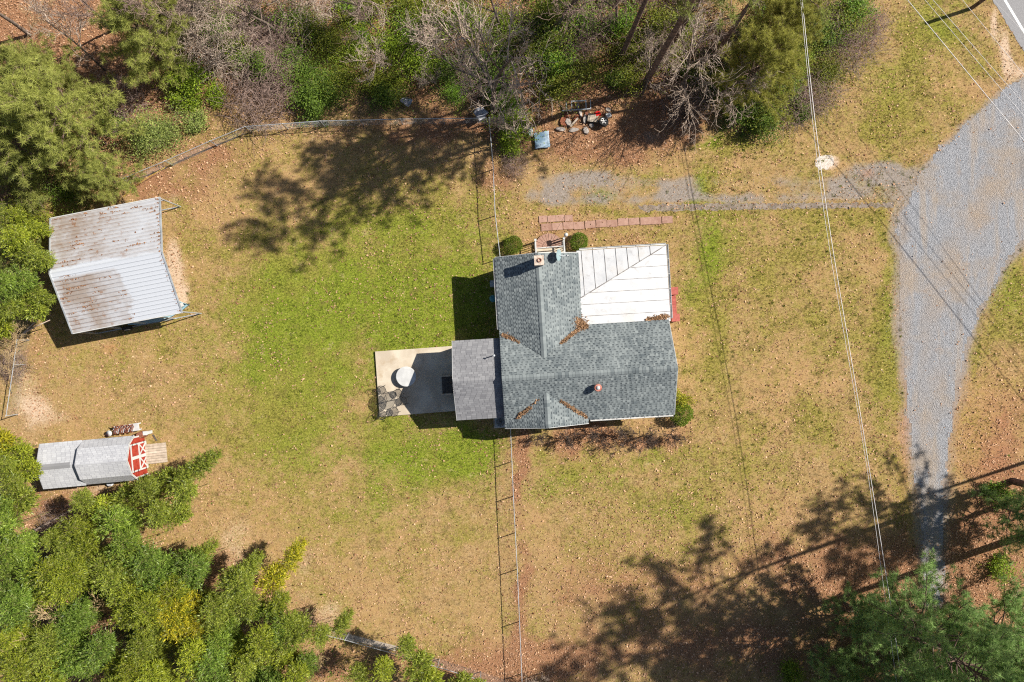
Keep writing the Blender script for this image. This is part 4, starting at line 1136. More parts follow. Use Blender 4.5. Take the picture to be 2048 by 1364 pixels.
# ------------------------------------------------------------------ chain-link fences
def fence(pxs, label, h=1.15, post=3.0, tilt=0.0):
    pts = [P(x, y, h) for x, y in pxs]
    pts = [np.array([p[0], p[1], 0]) for p in pts]
    root = empty("chain_link_fence", pts[0], 0, label, "fence")
    o = pts[0]
    rg = np.random.default_rng(int(abs(pxs[0][0]) + pxs[0][1]))
    Vw, Fw = [], []
    pm = MB().tube([(0, 0, 0), (0, 0, h + .03)], .030, 8).lathe((0, 0, h + .03), [(.035, 0), (.03, .03), (.01, .045)], 8).mesh("post", M['galv'])
    for a, b in zip(pts[:-1], pts[1:]):
        L = np.linalg.norm(b - a); n = max(1, round(L / post))
        d = (b - a) / L
        sg = rg.normal(0, .012, 3)
        mb = MB(); mb.tube([a - o + [0, 0, h], (a + b) / 2 - o + [0, 0, h + sg[0]], b - o + [0, 0, h]], .024, 6); mb.build("top_rail", M['galv'], root)
        for k in range(n + (1 if b is pts[-1] else 0)):
            q = a + (b - a) * k / n - o
            link("post", pm, root, loc=q, rz=rg.random())
        # diagonal wires of the mesh
        st = .075
        m = int((L + h) / st)
        for k in range(m):
            for s in (0, 1):
                t0 = -h + k * st if s == 0 else k * st
                t1 = t0 + h if s == 0 else t0 - h
                z0, z1 = .03, h - .02
                lo_, hi_ = 0, L
                ta, tb_ = t0, t1; za, zb = z0, z1
                def clip(t, other_t, z, oz):
                    if t < 0: f = (0 - t) / (other_t - t); return 0, z + (oz - z) * f
                    if t > L: f = (L - t) / (other_t - t); return L, z + (oz - z) * f
                    return t, z
                if max(ta, tb_) <= 0 or min(ta, tb_) >= L: continue
                ta2, za2 = clip(ta, tb_, za, zb); tb2_, zb2 = clip(tb_, ta, zb, za)
                p0 = a + d * ta2 - o; p1 = a + d * tb2_ - o
                w = .0012
                nn = np.array([-d[1], d[0], 0]) * w
                i0 = len(Vw)
                Vw += [p0 + [0, 0, za2] - nn, p0 + [0, 0, za2] + nn, p1 + [0, 0, zb2] + nn, p1 + [0, 0, zb2] - nn,
                       p0 + [0, 0, za2] - d * w, p0 + [0, 0, za2] + d * w, p1 + [0, 0, zb2] + d * w, p1 + [0, 0, zb2] - d * w]
                Fw += [(i0, i0 + 1, i0 + 2, i0 + 3), (i0 + 4, i0 + 5, i0 + 6, i0 + 7)]
    stuffpart(link("chain_link_mesh", mesh_np("chain_link_mesh", Vw, Fw, M['mesh_wire']), root))
    return root
fence([(243, 358), (330, 322), (420, 282), (490, 253), (640, 242), (800, 238), (972, 236)], "chain link fence along the wood edge above the back lawn")
fence([(978, 236), (986, 330), (990, 425), (1000, 513)], "chain link fence running from the wood down to the house")
fence([(1021, 858), (1027, 1000), (1035, 1150), (1044, 1364), (1047, 1440)], "long straight chain link fence running down from the house")
fence([(34, 680), (27, 730), (12, 832)], "short chain link fence at the left edge between bamboo clumps")
fence([(650, 1270), (690, 1280), (790, 1308), (960, 1360), (1044, 1388)], "chain link fence half hidden by shrubs at the bottom edge")
pb = MB().bar(P(690, 1272, .03), P(792, 1297, .03), .35, .05).build("fallen_board", M['weathered_wood'])
tag(pb, "grey weathered board lying along the bottom fence", "board")

# ------------------------------------------------------------------ overhead wires and posts
def cable(name, pts, r, mat, label, cat="cable", group=None, n=24):
    pts = np.array([P(*p) for p in pts])
    t = np.linspace(0, 1, n); k = np.linspace(0, 1, len(pts))
    # smooth interpolation
    c = [np.interp(t, k, pts[:, i]) for i in range(3)]
    for i in range(3):
        for _ in range(3): c[i][1:-1] = (c[i][:-2] + 2 * c[i][1:-1] + c[i][2:]) / 4
    o = MB().tube(list(zip(*c)), r, 6).build(name, mat, None, True)
    return tag(o, label, cat, group)
cable("overhead_cable", [(1570, -420, 6.4), (1602, 0, 6.1), (1640, 340, 5.7), (1675, 560, 5.5), (1710, 760, 5.4), (1742, 960, 5.4), (1774, 1160, 5.5), (1795, 1300, 5.6), (1830, 1560, 6.0)], .019, M['wire'], "thick white overhead cable crossing the front lawn from top to bottom")
cable("overhead_cable", [(1566, -420, 6.6), (1600, 0, 6.2), (1634, 340, 5.75), (1668, 560, 5.6), (1705, 760, 5.5), (1739, 960, 5.5), (1765, 1160, 5.6), (1785, 1300, 5.7), (1818, 1560, 6.1)], .012, M['wire'], "thin overhead cable just left of the thick white one")
for k, (a, b, r, lab) in enumerate((((1815, 0), (2048, 282), .022, "thickest roadside wire, nearest the driveway"), ((1850, 0), (2048, 232), .013, "second roadside wire from the driveway"),
                               ((1866, 0), (2048, 208), .013, "third roadside wire from the driveway"), ((1925, 0), (2048, 150), .012, "fourth roadside wire, over the grass verge"), ((1987, 0), (2048, 66), .008, "thin roadside wire over the asphalt road"))):
    dx, dy = b[0] - a[0], b[1] - a[1]
    cable("roadside_wire", [(a[0] - 3 * dx, a[1] - 3 * dy, 6.6), (*a, 6.2), (*b, 6.1), (b[0] + 3 * dx, b[1] + 3 * dy, 6.6)], r * .9, M['wire'], lab, "wire", "roadside wires", 12)
cable("telephone_wire", [(1092, 497, 3.5), (1150, 395, 4.0), (1215, 290, 5.2), (1318, 150, 7.5)], .007, M['black_metal'], "thin wire running from the house gable up to the trees")
p = P(1942, 17)
po = MB().tube([(p[0], p[1], 0), (p[0] + .05, p[1] + .02, 1.6), (p[0] + .1, p[1] + .05, 3.1)], [.13, .12, .11], 12).build("wooden_post", M['bark_pine'])
tag(po, "thick wooden post on the grass verge beside the road", "post")
cable("yellow_cord", [(246, 394, .05), (262, 380, .05), (282, 364, .3), (300, 352, .5), (330, 335, .6)], .014, M['yellow'], "yellow cord slung near the fence above the carport", "cord", n=16)

# pale pad of limestone chips on the lawn edge
pp = ragged([(1630, 318), (1645, 310), (1664, 312), (1668, 324), (1656, 338), (1640, 340), (1630, 332)], .15, .05, 31)
me = bpy.data.meshes.new("stone_pad"); me.from_pydata([(q[0], q[1], .012) for q in pp], [], [tuple(range(len(pp)))])
me.materials.append(vmat('limestone', (0.42, 0.36, 0.30), (0.62, 0.56, 0.50), 14, .9, bmp=.4))
tag(link("stone_pad", me), "pale patch of limestone chips beside the driveway", "stone patch", kind="structure")

# ------------------------------------------------------------------ junk pile north of the drive
p = P(1207, 243, .45)
ty = empty("car_tyre", (p[0], p[1], .40), 0, "black car tyre with silver five spoke wheel on the junk pile", "tyre")
ty.rotation_euler = (math.radians(-10), math.radians(14), .4)
mb = MB(); vs, fs = [], []
prof_ = [(.21, -.10), (.30, -.11), (.335, -.08), (.34, 0), (.335, .08), (.30, .11), (.21, .10)]
n = 30
for r, z in prof_:
    vs += [(r * math.cos(2 * math.pi * k / n), r * math.sin(2 * math.pi * k / n), z) for k in range(n)]
m = len(prof_)
fs = [(i * n + k, i * n + (k + 1) % n, ((i + 1) % m) * n + (k + 1) % n, ((i + 1) % m) * n + k) for i in range(m) for k in range(n)]
mb.add(vs, fs).build("tread", M['rubber'], ty, True)
rim = MB().tube(circ((0, 0), .215, 28, .075), .02, 8, closed=True).lathe((0, 0, -.06), [(.2, 0), (.2, .01)], 24).build("rim", M['alloy'], ty)
for k in range(5):
    t = 2 * math.pi * k / 5
    MB().bar((.03 * math.cos(t), .03 * math.sin(t), .06), (.21 * math.cos(t), .21 * math.sin(t), .07), .075, .03).build("spoke", M['alloy'], ty)
MB().lathe((0, 0, .05), [(.06, 0), (.05, .03)], 14).build("hub", M['alloy'], ty)
MB().lathe((0, 0, -.055), [(.195, 0), (.195, .01)], 24).build("well", M['black_metal'], ty)
p = P(1195, 228, .2)
rc = empty("fuel_can", (p[0], p[1], 0), .5, "bright red plastic fuel can above the tyre", "fuel can")
MB().box((0, 0, .18), (.38, .34, .36), taper=.86).build("body", M['red_plastic'], rc)
MB().tube([(-.08, 0, .36), (-.06, 0, .43), (.06, 0, .43), (.08, 0, .36)], .02, 6).build("handle", M['red_plastic'], rc)
MB().tube([(.13, .1, .36), (.2, .16, .43)], .025, 8).build("spout", M['black_metal'], rc)
p = P(1186, 236, .3)
wbx = empty("wooden_box", (p[0], p[1], 0), -.12, "weathered wooden box between the tyre and broken slabs", "box")
for k in range(5):
    MB().box((-.28 + .14 * k, 0, .33 + rng.normal(0, .004)), (.13, .52, .03), rng.normal(0, .01), a=float(rng.random())).build("slat", M['weathered_wood'], wbx)
MB().box((0, 0, .16), (.66, .48, .31)).build("body", M['dark_wood'], wbx)
def chunk(px, py, sx, sy, sz, rz, z, mat, name, label, cat):
    p = P(px, py, z)
    rg = np.random.default_rng(int(px * 7 + py)); n = 7
    top = [(sx / 2 * math.cos(2 * math.pi * k / n) * rg.uniform(.75, 1.15), sy / 2 * math.sin(2 * math.pi * k / n) * rg.uniform(.75, 1.15), sz + rg.normal(0, .02)) for k in range(n)]
    vs = top + [(x * 1.08, y * 1.08, 0) for x, y, _ in top]
    fs = [tuple(range(n)), tuple(range(2 * n - 1, n - 1, -1))] + [(k, n + k, n + (k + 1) % n, (k + 1) % n) for k in range(n)]
    o = MB().add(vs, fs, a=float(rg.random())).build(name, mat, None, loc=(p[0], p[1], 0), rz=rz)
    o.rotation_euler = (rg.normal(0, .12), rg.normal(0, .12), rz)
    return tag(o, label, cat)
for a in ((1137, 246, .42, .6, .16, .3, 'stone', "grey broken slab tilted beside the rusty sheet"), (1160, 226, .25, .7, .14, .1, 'stone', "upright grey stone in the middle of the junk pile"), (1169, 240, .22, .62, .2, -.15, 'stone', "narrow grey slab left of the wooden box"),
          (1147, 260, .65, .28, .12, .15, 'stone', "long flat stone at the lower edge of the junk pile"), (1121, 259, .7, .26, .12, -.1, 'stone', "long grey stone at the pile's lower left end"), (1172, 261, .4, .5, .14, .5, 'stone', "pinkish broken slab below the wooden box"),
          (1183, 252, .36, .3, .14, .2, 'stone', "small block of broken concrete just below the wooden box"), (1216, 219, .36, .3, .1, -.5, 'stone', "lone grey stone above right of the fuel can"), (1156, 212, .2, .5, .1, .1, 'stone', "small pale stone inside the metal frame"),
          (1128, 243, .65, .7, .12, .5, 'rust', "dark rusty sheet at the left of the junk pile"), (1134, 231, .42, .4, .18, .2, 'rust', "orange brown rusted lump above the broken slab"), (1152, 238, .3, .6, .15, -.4, 'rust', "rusty plate lying in the middle of the pile"), (1173, 228, .25, .3, .12, 0, 'clay', "orange clay brick piece above the wooden box")):
    chunk(a[0], a[1], a[2], a[3], a[4], a[5], 0, M[a[6]], {'stone': 'broken_stone', 'rust': 'rusty_sheet', 'clay': 'clay_piece'}[a[6]], a[7], {'stone': 'stone', 'rust': 'scrap metal', 'clay': 'brick'}[a[6]])
p = P(1165, 214)
fr = empty("metal_rack", (p[0], p[1], 0), .06, "pale metal rack lying behind the junk pile", "rack")
for a, b in (((-1.4, -.25, .25), (.5, -.25, .3)), ((-.75, .3, .35), (.25, .3, .35))):
    MB().bar(a, b, .07).build("bar", M['galv'], fr)
for x in (-1.1, -.75, .2, .5):
    MB().bar((x, -.25, .28), (x, .32, .35), .06).build("bar", M['galv'], fr)
pp_ = MB().box((0, 0, .16), (.34, .26, .3), .4, .1).build("white_carton", M['white'], None, loc=P(1216, 233))
tag(pp_, "small white carton right of the fuel can", "carton")
tag(MB().bar(P(1141, 253, .2), P(1156, 236, .3), .12, .04).build("plank", M['weathered_wood']), "short grey plank slanting across the junk pile", "plank")
def sheet(pxs, name, label, cat, mat, z=.12, amp=.05, seed=3):
    rg = np.random.default_rng(seed); a, b, c, d = [P(*q) for q in pxs]; n = 10; vs = []
    for i in range(n + 1):
        for j in range(n + 1):
            u, v = i / n, j / n
            q = a * (1 - u) * (1 - v) + b * u * (1 - v) + c * u * v + d * (1 - u) * v
            vs.append((q[0] + rg.normal(0, .01), q[1] + rg.normal(0, .01), z + amp * (math.sin(5 * u + seed) * math.cos(4 * v) + rg.normal(0, .25))))
    fs = [(i * (n + 1) + j, (i + 1) * (n + 1) + j, (i + 1) * (n + 1) + j + 1, i * (n + 1) + j + 1) for i in range(n) for j in range(n)]
    o = MB().add(vs, fs).build(name, mat, None, True)
    s = o.modifiers.new("thick", 'SOLIDIFY'); s.thickness = .01
    return tag(o, label, cat)
sheet([(1067, 268), (1097, 263), (1100, 296), (1070, 299)], "metal_sheet", "square blue grey sheet lying on the leaf litter", "sheet", M['tarp'], .2, .03, 3)
sheet([(1055, 258), (1064, 256), (1066, 272), (1057, 276)], "plastic_sheet", "small pale blue plastic piece left of the square sheet", "plastic sheet", vmat('pale_blue', (.35, .46, .52), (.55, .64, .68), 3, .4), .3, .05, 4)
sheet([(947, 230), (962, 218), (978, 232), (960, 250)], "plastic_sheet", "crumpled translucent grey plastic sheet at the fence corner", "plastic sheet", M['grey_plastic'], .7, .14, 5)
sheet([(800, 205), (814, 196), (828, 205), (818, 218)], "plastic_bag", "small grey plastic bag in the green undergrowth", "plastic bag", M['grey_plastic'], .35, .12, 6)
sheet([(44, 124), (52, 118), (60, 122), (52, 128)], "white_scrap", "small white scrap on leaf litter at upper left", "scrap", M['white'], .1, .05, 7)

# ------------------------------------------------------------------ vegetation builders (shared meshes, copied)
def tubes_np(polys, sides=3):
    Vs, Fs = [], []; o = 0
    th = 2 * np.pi * np.arange(sides) / sides
    cs, sn = np.cos(th)[None, :, None], np.sin(th)[None, :, None]
    for Pp, r in polys:
        n = len(Pp)
        T = np.gradient(Pp, axis=0); T = unit(T)
        up = np.where(np.abs(T[:, 2:3]) < .9, np.array([[0, 0, 1.]]), np.array([[1., 0, 0]]))
        x = unit(np.cross(T, up)); y = np.cross(x, T)
        Vv = Pp[:, None, :] + (x[:, None, :] * cs + y[:, None, :] * sn) * np.asarray(r).reshape(-1, 1, 1)
        Vs.append(Vv.reshape(-1, 3))
        i = np.arange(n - 1)[:, None] * sides; k = np.arange(sides)[None, :]; k2 = (k + 1) % sides
        Fs.append(np.stack([i + k, i + k2, i + sides + k2, i + sides + k], -1).reshape(-1, 4) + o)
        o += n * sides
    return np.concatenate(Vs), np.concatenate(Fs)

def wander(rng, p, d, L, n, jit, grav=0.0):
    pts = [np.array(p, float)]; d = np.array(d, float)
    for k in range(n):
        d = unit(d + rng.normal(0, jit, 3) + np.array([0, 0, grav]))
        pts.append(pts[-1] + d * (L / n))
    return np.array(pts), d

def bare_tree(rng, H, spread, r0, levels=4, kids=(9, 7, 6, 3), up=.35, minr=.012, trunk_clear=.35, jit=.16):
    polys = []
    def grow(p, d, L, r, lv):
        n = 5 if lv < 3 else 3
        pts, dd = wander(rng, p, d, L, n, jit * (.5 if lv == 0 else 1), .06 if lv else 0.02)
        rs = np.linspace(r, max(r * .35, minr * .8), n + 1)
        polys.append((pts, rs))
        if lv >= levels: return
        k = kids[lv]
        for q in range(k):
            f = trunk_clear + (1 - trunk_clear) * (q + rng.random()) / k if lv == 0 else .2 + .8 * (q + rng.random()) / k
            f = min(f, .999) * n; i = int(f); pt = pts[i] + (pts[i + 1] - pts[i]) * (f - i)
            ax = unit(pts[i + 1] - pts[i])
            t = rng.random() * 2 * np.pi
            side = unit(np.cross(ax, [math.cos(t), math.sin(t), .3]))
            ang = rng.uniform(.6, 1.15) if lv == 0 else rng.uniform(.45, 1.0)
            nd = unit(ax * math.cos(ang) + side * math.sin(ang) + np.array([0, 0, up * .3]))
            Lk = (spread if lv == 0 else L * rng.uniform(.38, .62)) * rng.uniform(.7, 1.15)
            if lv == 0: Lk *= 1.1 - .5 * (q / k)
            grow(pt, nd, Lk, max(min(rs[i] * .55, r * .5), minr), lv + 1)
    grow(np.zeros(3), np.array([rng.normal(0, .05), rng.normal(0, .05), 1.]), H, r0, 0)
    lim = min(.05, r0 * .6); big = [p for p in polys if p[1][0] > lim]; small = [p for p in polys if p[1][0] <= lim]
    return big, small
def bare_meshes(name, rng, mat, **k):
    big, small = bare_tree(rng, **k)
    Vb, Fb = tubes_np(big, 7); Vs, Fs = tubes_np(small, 3)
    return mesh_np(name + "_trunk", Vb, Fb, M['bark'] if mat != 'twig_dark' else M['twig_dark'], smooth=True), mesh_np(name + "_twigs", Vs, Fs, M[mat])

def pine_meshes(name, rng, H, zc_, R, nl, dens=1.0, lean=(0, 0)):
    wood = []
    n = 9
    tz = np.linspace(0, 1, n)
    bend = rng.normal(0, .12, 2)
    tr = np.stack([lean[0] * tz + bend[0] * np.sin(tz * 3) , lean[1] * tz + bend[1] * np.sin(tz * 2.4), tz * H], 1)
    r0 = .0075 * H + .03
    wood.append((tr, np.linspace(r0, .03, n)))
    tufts = []
    for k in range(nl):
        f = (k + rng.random()) / nl
        z = zc_ + (H - zc_) * f ** .9
        base = np.array([np.interp(z, tr[:, 2], tr[:, 0]), np.interp(z, tr[:, 2], tr[:, 1]), z])
        az = k * 2.399 + rng.normal(0, .35)
        prof = (math.sin(math.pi * min(1, .18 + .82 * f) ** 0.85) * .75 + .25) * (1 - .55 * f)
        L = R * prof * rng.uniform(.6, 1.2) + .3
        el = rng.uniform(-.05, .35) + .5 * f
        d = np.array([math.cos(az) * math.cos(el), math.sin(az) * math.cos(el), math.sin(el)])
        limb, dd = wander(rng, base, d, L, 5, .10, .04)
        wood.append((limb, np.linspace(max(.02, .012 * L + .015), .012, 6)))
        ns = int((4 + L * 2.6) * dens)
        for q in range(ns):
            g = .30 + .70 * (q + rng.random()) / ns
            i = min(int(g * 5), 4); pt = limb[i] + (limb[i + 1] - limb[i]) * (g * 5 - i)
            a2 = az + rng.choice([-1, 1]) * rng.uniform(.3, 1.25); e2 = rng.uniform(0, .6)
            sd_ = np.array([math.cos(a2) * math.cos(e2), math.sin(a2) * math.cos(e2), math.sin(e2)])
            sL = rng.uniform(.35, .85) * min(1, .5 + L / 4)
            tw, _ = wander(rng, pt, sd_, sL, 2, .15, .08)
            wood.append((tw, [.014, .01, .007]))
            for m in range(int(rng.integers(3, 6))):
                h = rng.uniform(.35, 1.0)
                c = tw[0] + (tw[-1] - tw[0]) * h + rng.normal(0, .07, 3)
                tufts.append((c, unit(sd_ * .7 + np.array([0, 0, .6]) + rng.normal(0, .35, 3))))
    C = np.array([t[0] for t in tufts]); A = np.array([t[1] for t in tufts])
    nn = 20
    C2 = np.repeat(C, nn, 0); A2 = np.repeat(A, nn, 0)
    D = unit(A2 * .35 + unit(rng.normal(0, 1, C2.shape)))
    S = unit(np.cross(D, rng.normal(0, 1, C2.shape)))
    L = rng.uniform(.20, .38, (len(C2), 1)); W = .0105
    V = np.empty((len(C2), 3, 3)); V[:, 0] = C2 + S * W; V[:, 1] = C2 - S * W; V[:, 2] = C2 + D * L
    Fn = np.arange(len(C2) * 3).reshape(-1, 3)
    tr_r = np.repeat(rng.random(len(C)), nn)
    rnd = np.clip(.15 + .45 * tr_r + .4 * rng.random(len(C2)), 0, 1)
    Vb, Fb = tubes_np(wood[:1], 9); V2, F2 = tubes_np(wood[1:], 4)
    trunk = mesh_np(name + "_trunk", np.concatenate([Vb, V2]), np.concatenate([Fb, F2 + len(Vb)]), M['bark_pine'])
    return trunk, mesh_np(name + "_crown", V.reshape(-1, 3), Fn, M['needle'], {"rnd": rnd})

def bamboo_meshes(name, rng, L, h, nodes, nleaf, plume):
    """culm leaning towards +X, arching over by L, reaching height h; leafy plume of half width plume"""
    t = np.linspace(0, 1, 12)
    p0, p1, p2 = np.array([0, 0, 0.]), np.array([L * .15, 0, h * 1.15]), np.array([L, 0, h * .80])
    path = ((1 - t) ** 2)[:, None] * p0 + (2 * t * (1 - t))[:, None] * p1 + (t ** 2)[:, None] * p2
    wood = [(path, np.linspace(.022, .006, 12))]
    C, D = [], []
    for k in range(nodes):
        f = .30 + .70 * (k + rng.random()) / nodes
        x = f * 11; i = min(int(x), 10); pt = path[i] + (path[i + 1] - path[i]) * (x - i)
        ax = unit(path[i + 1] - path[i])
        for b in range(3):
            wdt = plume * min(1, (f - .2) / .25) * (1.06 - f) ** .55 * 1.15 * rng.uniform(.45, 1.15) + .08
            side = unit(np.cross(ax, unit(rng.normal(0, 1, 3))))
            d = unit(side + ax * rng.uniform(.15, .7) + np.array([0, 0, .2]))
            br, _ = wander(rng, pt, d, wdt, 3, .15, -.06)
            wood.append((br, [.006, .005, .004, .003]))
            for m in range(nleaf):
                g = min(.999, max(.1, rng.choice([.35, .7, .98]) + rng.normal(0, .07)))
                q = min(int(g * 3), 2); c = br[q] + (br[q + 1] - br[q]) * (g * 3 - q)
                C.append(c + rng.normal(0, .045, 3)); D.append(unit(d + rng.normal(0, .55, 3) + np.array([0, 0, -.30])))
    C = np.array(C); D = np.array(D)
    S = unit(np.cross(D, np.array([[0, 0, 1.]]) + rng.normal(0, .5, C.shape)))
    n = len(C); Ln = rng.uniform(.12, .22, n); W = Ln * rng.uniform(.17, .26, n)
    V, F = quads(C, D, S, Ln, W)
    Vw, Fw = tubes_np(wood, 3)
    return mesh_np(name + "_culm", Vw, Fw, M['culm']), mesh_np(name + "_foliage", V, F, M['bamboo_leaf'], {"rnd": np.clip(rng.normal(.45, .25, n), 0, 1)}), path[-1]

def shrub_meshes(name, rng, R, H, n, size, ns=14, mat='leaf', hollow=.55, lump=.35, stem='twig_brown'):
    wood = []; C = []
    tips = []
    for k in range(ns):
        t = rng.random() * 2 * np.pi; e = rng.uniform(.3, 1.4)
        d = np.array([math.cos(t) * math.cos(e), math.sin(t) * math.cos(e), math.sin(e)])
        L = R * rng.uniform(.6, 1.05) if e < .9 else H * rng.uniform(.7, 1)
        w, dd = wander(rng, [0, 0, 0], d, L, 4, .18, .08); wood.append((w, np.linspace(.014, .005, 5)))
        for q in range(4):
            i = rng.integers(1, 5); t2 = rng.random() * 6.28
            w2, _ = wander(rng, w[min(i, 4)], unit(dd + rng.normal(0, .7, 3)), L * .45, 3, .2, .05); wood.append((w2, np.linspace(.008, .004, 4)))
            tips += [w2[-1], w2[-2]]
        tips.append(w[-1])
    tips = np.array(tips)
    c = tips[rng.integers(0, len(tips), n)] + rng.normal(0, lump * R * .45, (n, 3)) * np.array([1, 1, .6])
    c[:, 2] = np.clip(c[:, 2], .04, None)
    D = unit(rng.normal(0, 1, (n, 3)) * np.array([1, 1, .5]) + np.array([0, 0, .15]))
    S = unit(np.cross(D, np.array([[0, 0, 1.]]) + rng.normal(0, .5, (n, 3))))
    L = rng.uniform(.7, 1.3, n) * size
    V, F = quads(c, D, S, L, L * rng.uniform(.45, .7, n))
    Vw, Fw = tubes_np(wood, 3)
    return mesh_np(name + "_stems", Vw, Fw, M[stem]), mesh_np(name + "_foliage", V, F, M[mat], {"rnd": np.clip(rng.normal(.45, .27, n), 0, 1)})

def ball_meshes(name, rng, R, H, n, size):
    """clipped evergreen ball"""
    q = unit(rng.normal(0, 1, (n, 3))); q[:, 2] = np.abs(q[:, 2]) * 1.0 - .25
    q = unit(q)
    b = vnoise(np.arctan2(q[:, 1], q[:, 0]), q[:, 2], .5, 5, 3)
    c = q * np.array([R, R, H * .6]) * ((rng.random(n) ** .2) * np.where(rng.random(n) < .03, 1.12, 1))[:, None] * (.72 + .50 * b)[:, None] + np.array([0, 0, H * .42])
    D = unit(q + rng.normal(0, .6, (n, 3))); S = unit(np.cross(D, rng.normal(0, 1, (n, 3))))
    L = rng.uniform(.7, 1.3, n) * size
    V, F = quads(c, D, S, L, L * .5)
    w = [(np.array([[0, 0, 0], [0, 0, H * .3], [.05, 0, H * .6]]), [.05, .04, .02])]
    for k in range(10):
        t = k * .63; w.append((np.array([[0, 0, H * .15], [.5 * R * math.cos(t), .5 * R * math.sin(t), H * .4], [.8 * R * math.cos(t), .8 * R * math.sin(t), H * .55]]), [.02, .015, .008]))
    Vw, Fw = tubes_np(w, 5)
    return mesh_np(name + "_trunk", Vw, Fw, M['bark']), mesh_np(name + "_foliage", V, F, M['leaf'], {"rnd": np.clip(rng.normal(.45, .25, n), 0, 1)})

def plant(name, meshes, parts, loc, rz, sc, label, cat, group=None, color=(1, 1, 1)):
    e = empty(name, loc, rz, label, cat, group); e.scale = (sc,) * 3 if not hasattr(sc, '__len__') else sc
    for me, pn in zip(meshes, parts):
        o = link(pn, me, e); o.color = (*color, 1)
    return e

# ------------------------------------------------------------------ pines
rg = np.random.default_rng(2024)
PL1 = pine_meshes("low_pine_a", rg, 8.0, 1.4, 3.6, 58, 1.35)
PL2 = pine_meshes("low_pine_b", rg, 7.2, 1.0, 3.1, 50, 1.35)
PM1 = pine_meshes("mid_pine", rg, 14.0, 2.6, 4.6, 92, 1.35)
PT1 = pine_meshes("tall_pine_a", rg, 24.0, 14.5, 4.6, 40, .95, (.6, .4))
PT2 = pine_meshes("tall_pine_b", rg, 22.0, 14.0, 4.2, 38, .95, (-.4, .5))
YG = (1.5, 1.4, 1.1); BG = (1.15, 1.48, 1.55); NG = (1.2, 1.2, 1.0); OG = (1.45, 1.25, .85)
pines = [
 (PL1, 212, 288, 1.05, 0.3, YG, "broad yellow green pine above the carport"),
 (PL2, 118, 318, 1.1, 1.9, YG, "pine at the left edge just above the carport"),
 (PL2, 255, 372, .62, 4.0, YG, "small pine overhanging the carport's upper edge"),
 (PL1, 165, 208, .85, 2.2, YG, "pine between the carport pines and the top left clearing"),
 (PL2, 350, 118, .95, 5.1, YG, "pine with rounded crown left of the bare vine tangle"),
 (PL2, 40, 400, .9, 3.3, NG, "dark pine at the left edge behind the carport"),
 (PL2, 55, 520, .8, .5, NG, "pine among the bamboo left of the carport"),
 (PL1, 1478, 188, .88, 1.1, OG, "pine at the wood's right end near the overhead cable"),
 (PL2, 1530, 95, .8, 2.6, OG, "yellowish pine under the overhead cable at the top edge"),
 (PT2, 1240, 118, .95, 4.4, NG, "tall pine added above the junk pile to shade the fence"),  # added for the shadow band it throws along the fence
 (PT2, 1335, 100, 1.0, 2.4, NG, "tall pine added right of the one above the junk pile for fence shade"),  # second added pine, stands here only to lengthen the fence shadow
 (PT1, 1410, 140, .8, 0.4, NG, "tall pine near the wood's right end"),  # added to throw shade on the lawn by the fence corner
 (PM1, 1748, 1200, 1.0, .8, BG, "blue green pine at lower right beside the drive end"),
 (PM1, 1905, 1285, .82, 3.4, BG, "blue green pine in the bottom right corner"),
 (PL1, 1856, 1300, .9, 2.9, BG, "low blue green pine just below the drive end"),
 (PL1, 1950, 1225, 1.0, 1.2, BG, "low blue green pine near the right edge below the drive"),
 (PL2, 1760, 1320, 1.1, 5.5, BG, "low blue green pine at the bottom edge under the tall ones"),
 (PL2, 1690, 1205, .7, 0.2, BG, "small pine at the left tip of the lower right pines"),
 (PL1, 1992, 1010, .85, 4.6, BG, "small blue green pine at the right edge"),
 (PL2, 1640, 1330, .8, 2.0, BG, "low blue green pine at the bottom edge left of the corner pines"),
 (PT1, 2045, 1072, 1.28, 2.4, BG, "tall pine at the right edge level with the drive end"),
 (PT1, 2025, 962, 1.15, 5.2, BG, "tall pine at the right edge above the drive end"),
 (PT2, 2235, 862, .9, 1.0, BG, "tall pine beyond the right edge shading the drive"),
 (PT2, 2290, 905, .95, 3.0, BG, "second tall pine beyond the right edge"),
 (PT1, 1287, 172, 1.10, 4.0, NG, "tall pine with bare trunk behind the junk pile"),
]
for k, (ms, x, y, s, rz, col_, lab) in enumerate(pines):
    plant("pine_tree", ms, ("trunk", "crown"), P(x, y), rz, s, lab, "pine tree", "pines around the clearing", col_)

# ------------------------------------------------------------------ bamboo
rg = np.random.default_rng(88)
BV = [bamboo_meshes("bamboo_a", rg, 2.6, 5.6, 60, 21, 1.02), bamboo_meshes("bamboo_b", rg, 1.4, 6.6, 60, 21, 1.14), bamboo_meshes("bamboo_c", rg, 3.4, 5.2, 64, 21, 0.90), bamboo_meshes("bamboo_d", rg, 0.7, 6.0, 56, 21, 1.32), bamboo_meshes("bamboo_e", rg, 1.3, 3.2, 40, 21, 0.84)]
def bamboo(tx, ty, az, v, s, lab, col_=(1, 1, 1), grp="bamboo grove"):
    c, f, tip = BV[v]
    a = math.radians(az); t = P(tx, ty, tip[2] * s)
    root = t[:2] - np.array([math.cos(a), math.sin(a)]) * tip[0] * s
    plant("bamboo", (c, f), ("culm", "foliage"), (root[0], root[1], 0), a, s, lab, "bamboo", grp, col_)
GRN = (1, 1, 1); YEL = (1.55, 1.22, .6); DRK = (.75, .9, 1.0); LIM = (1.15, 1.12, .8)
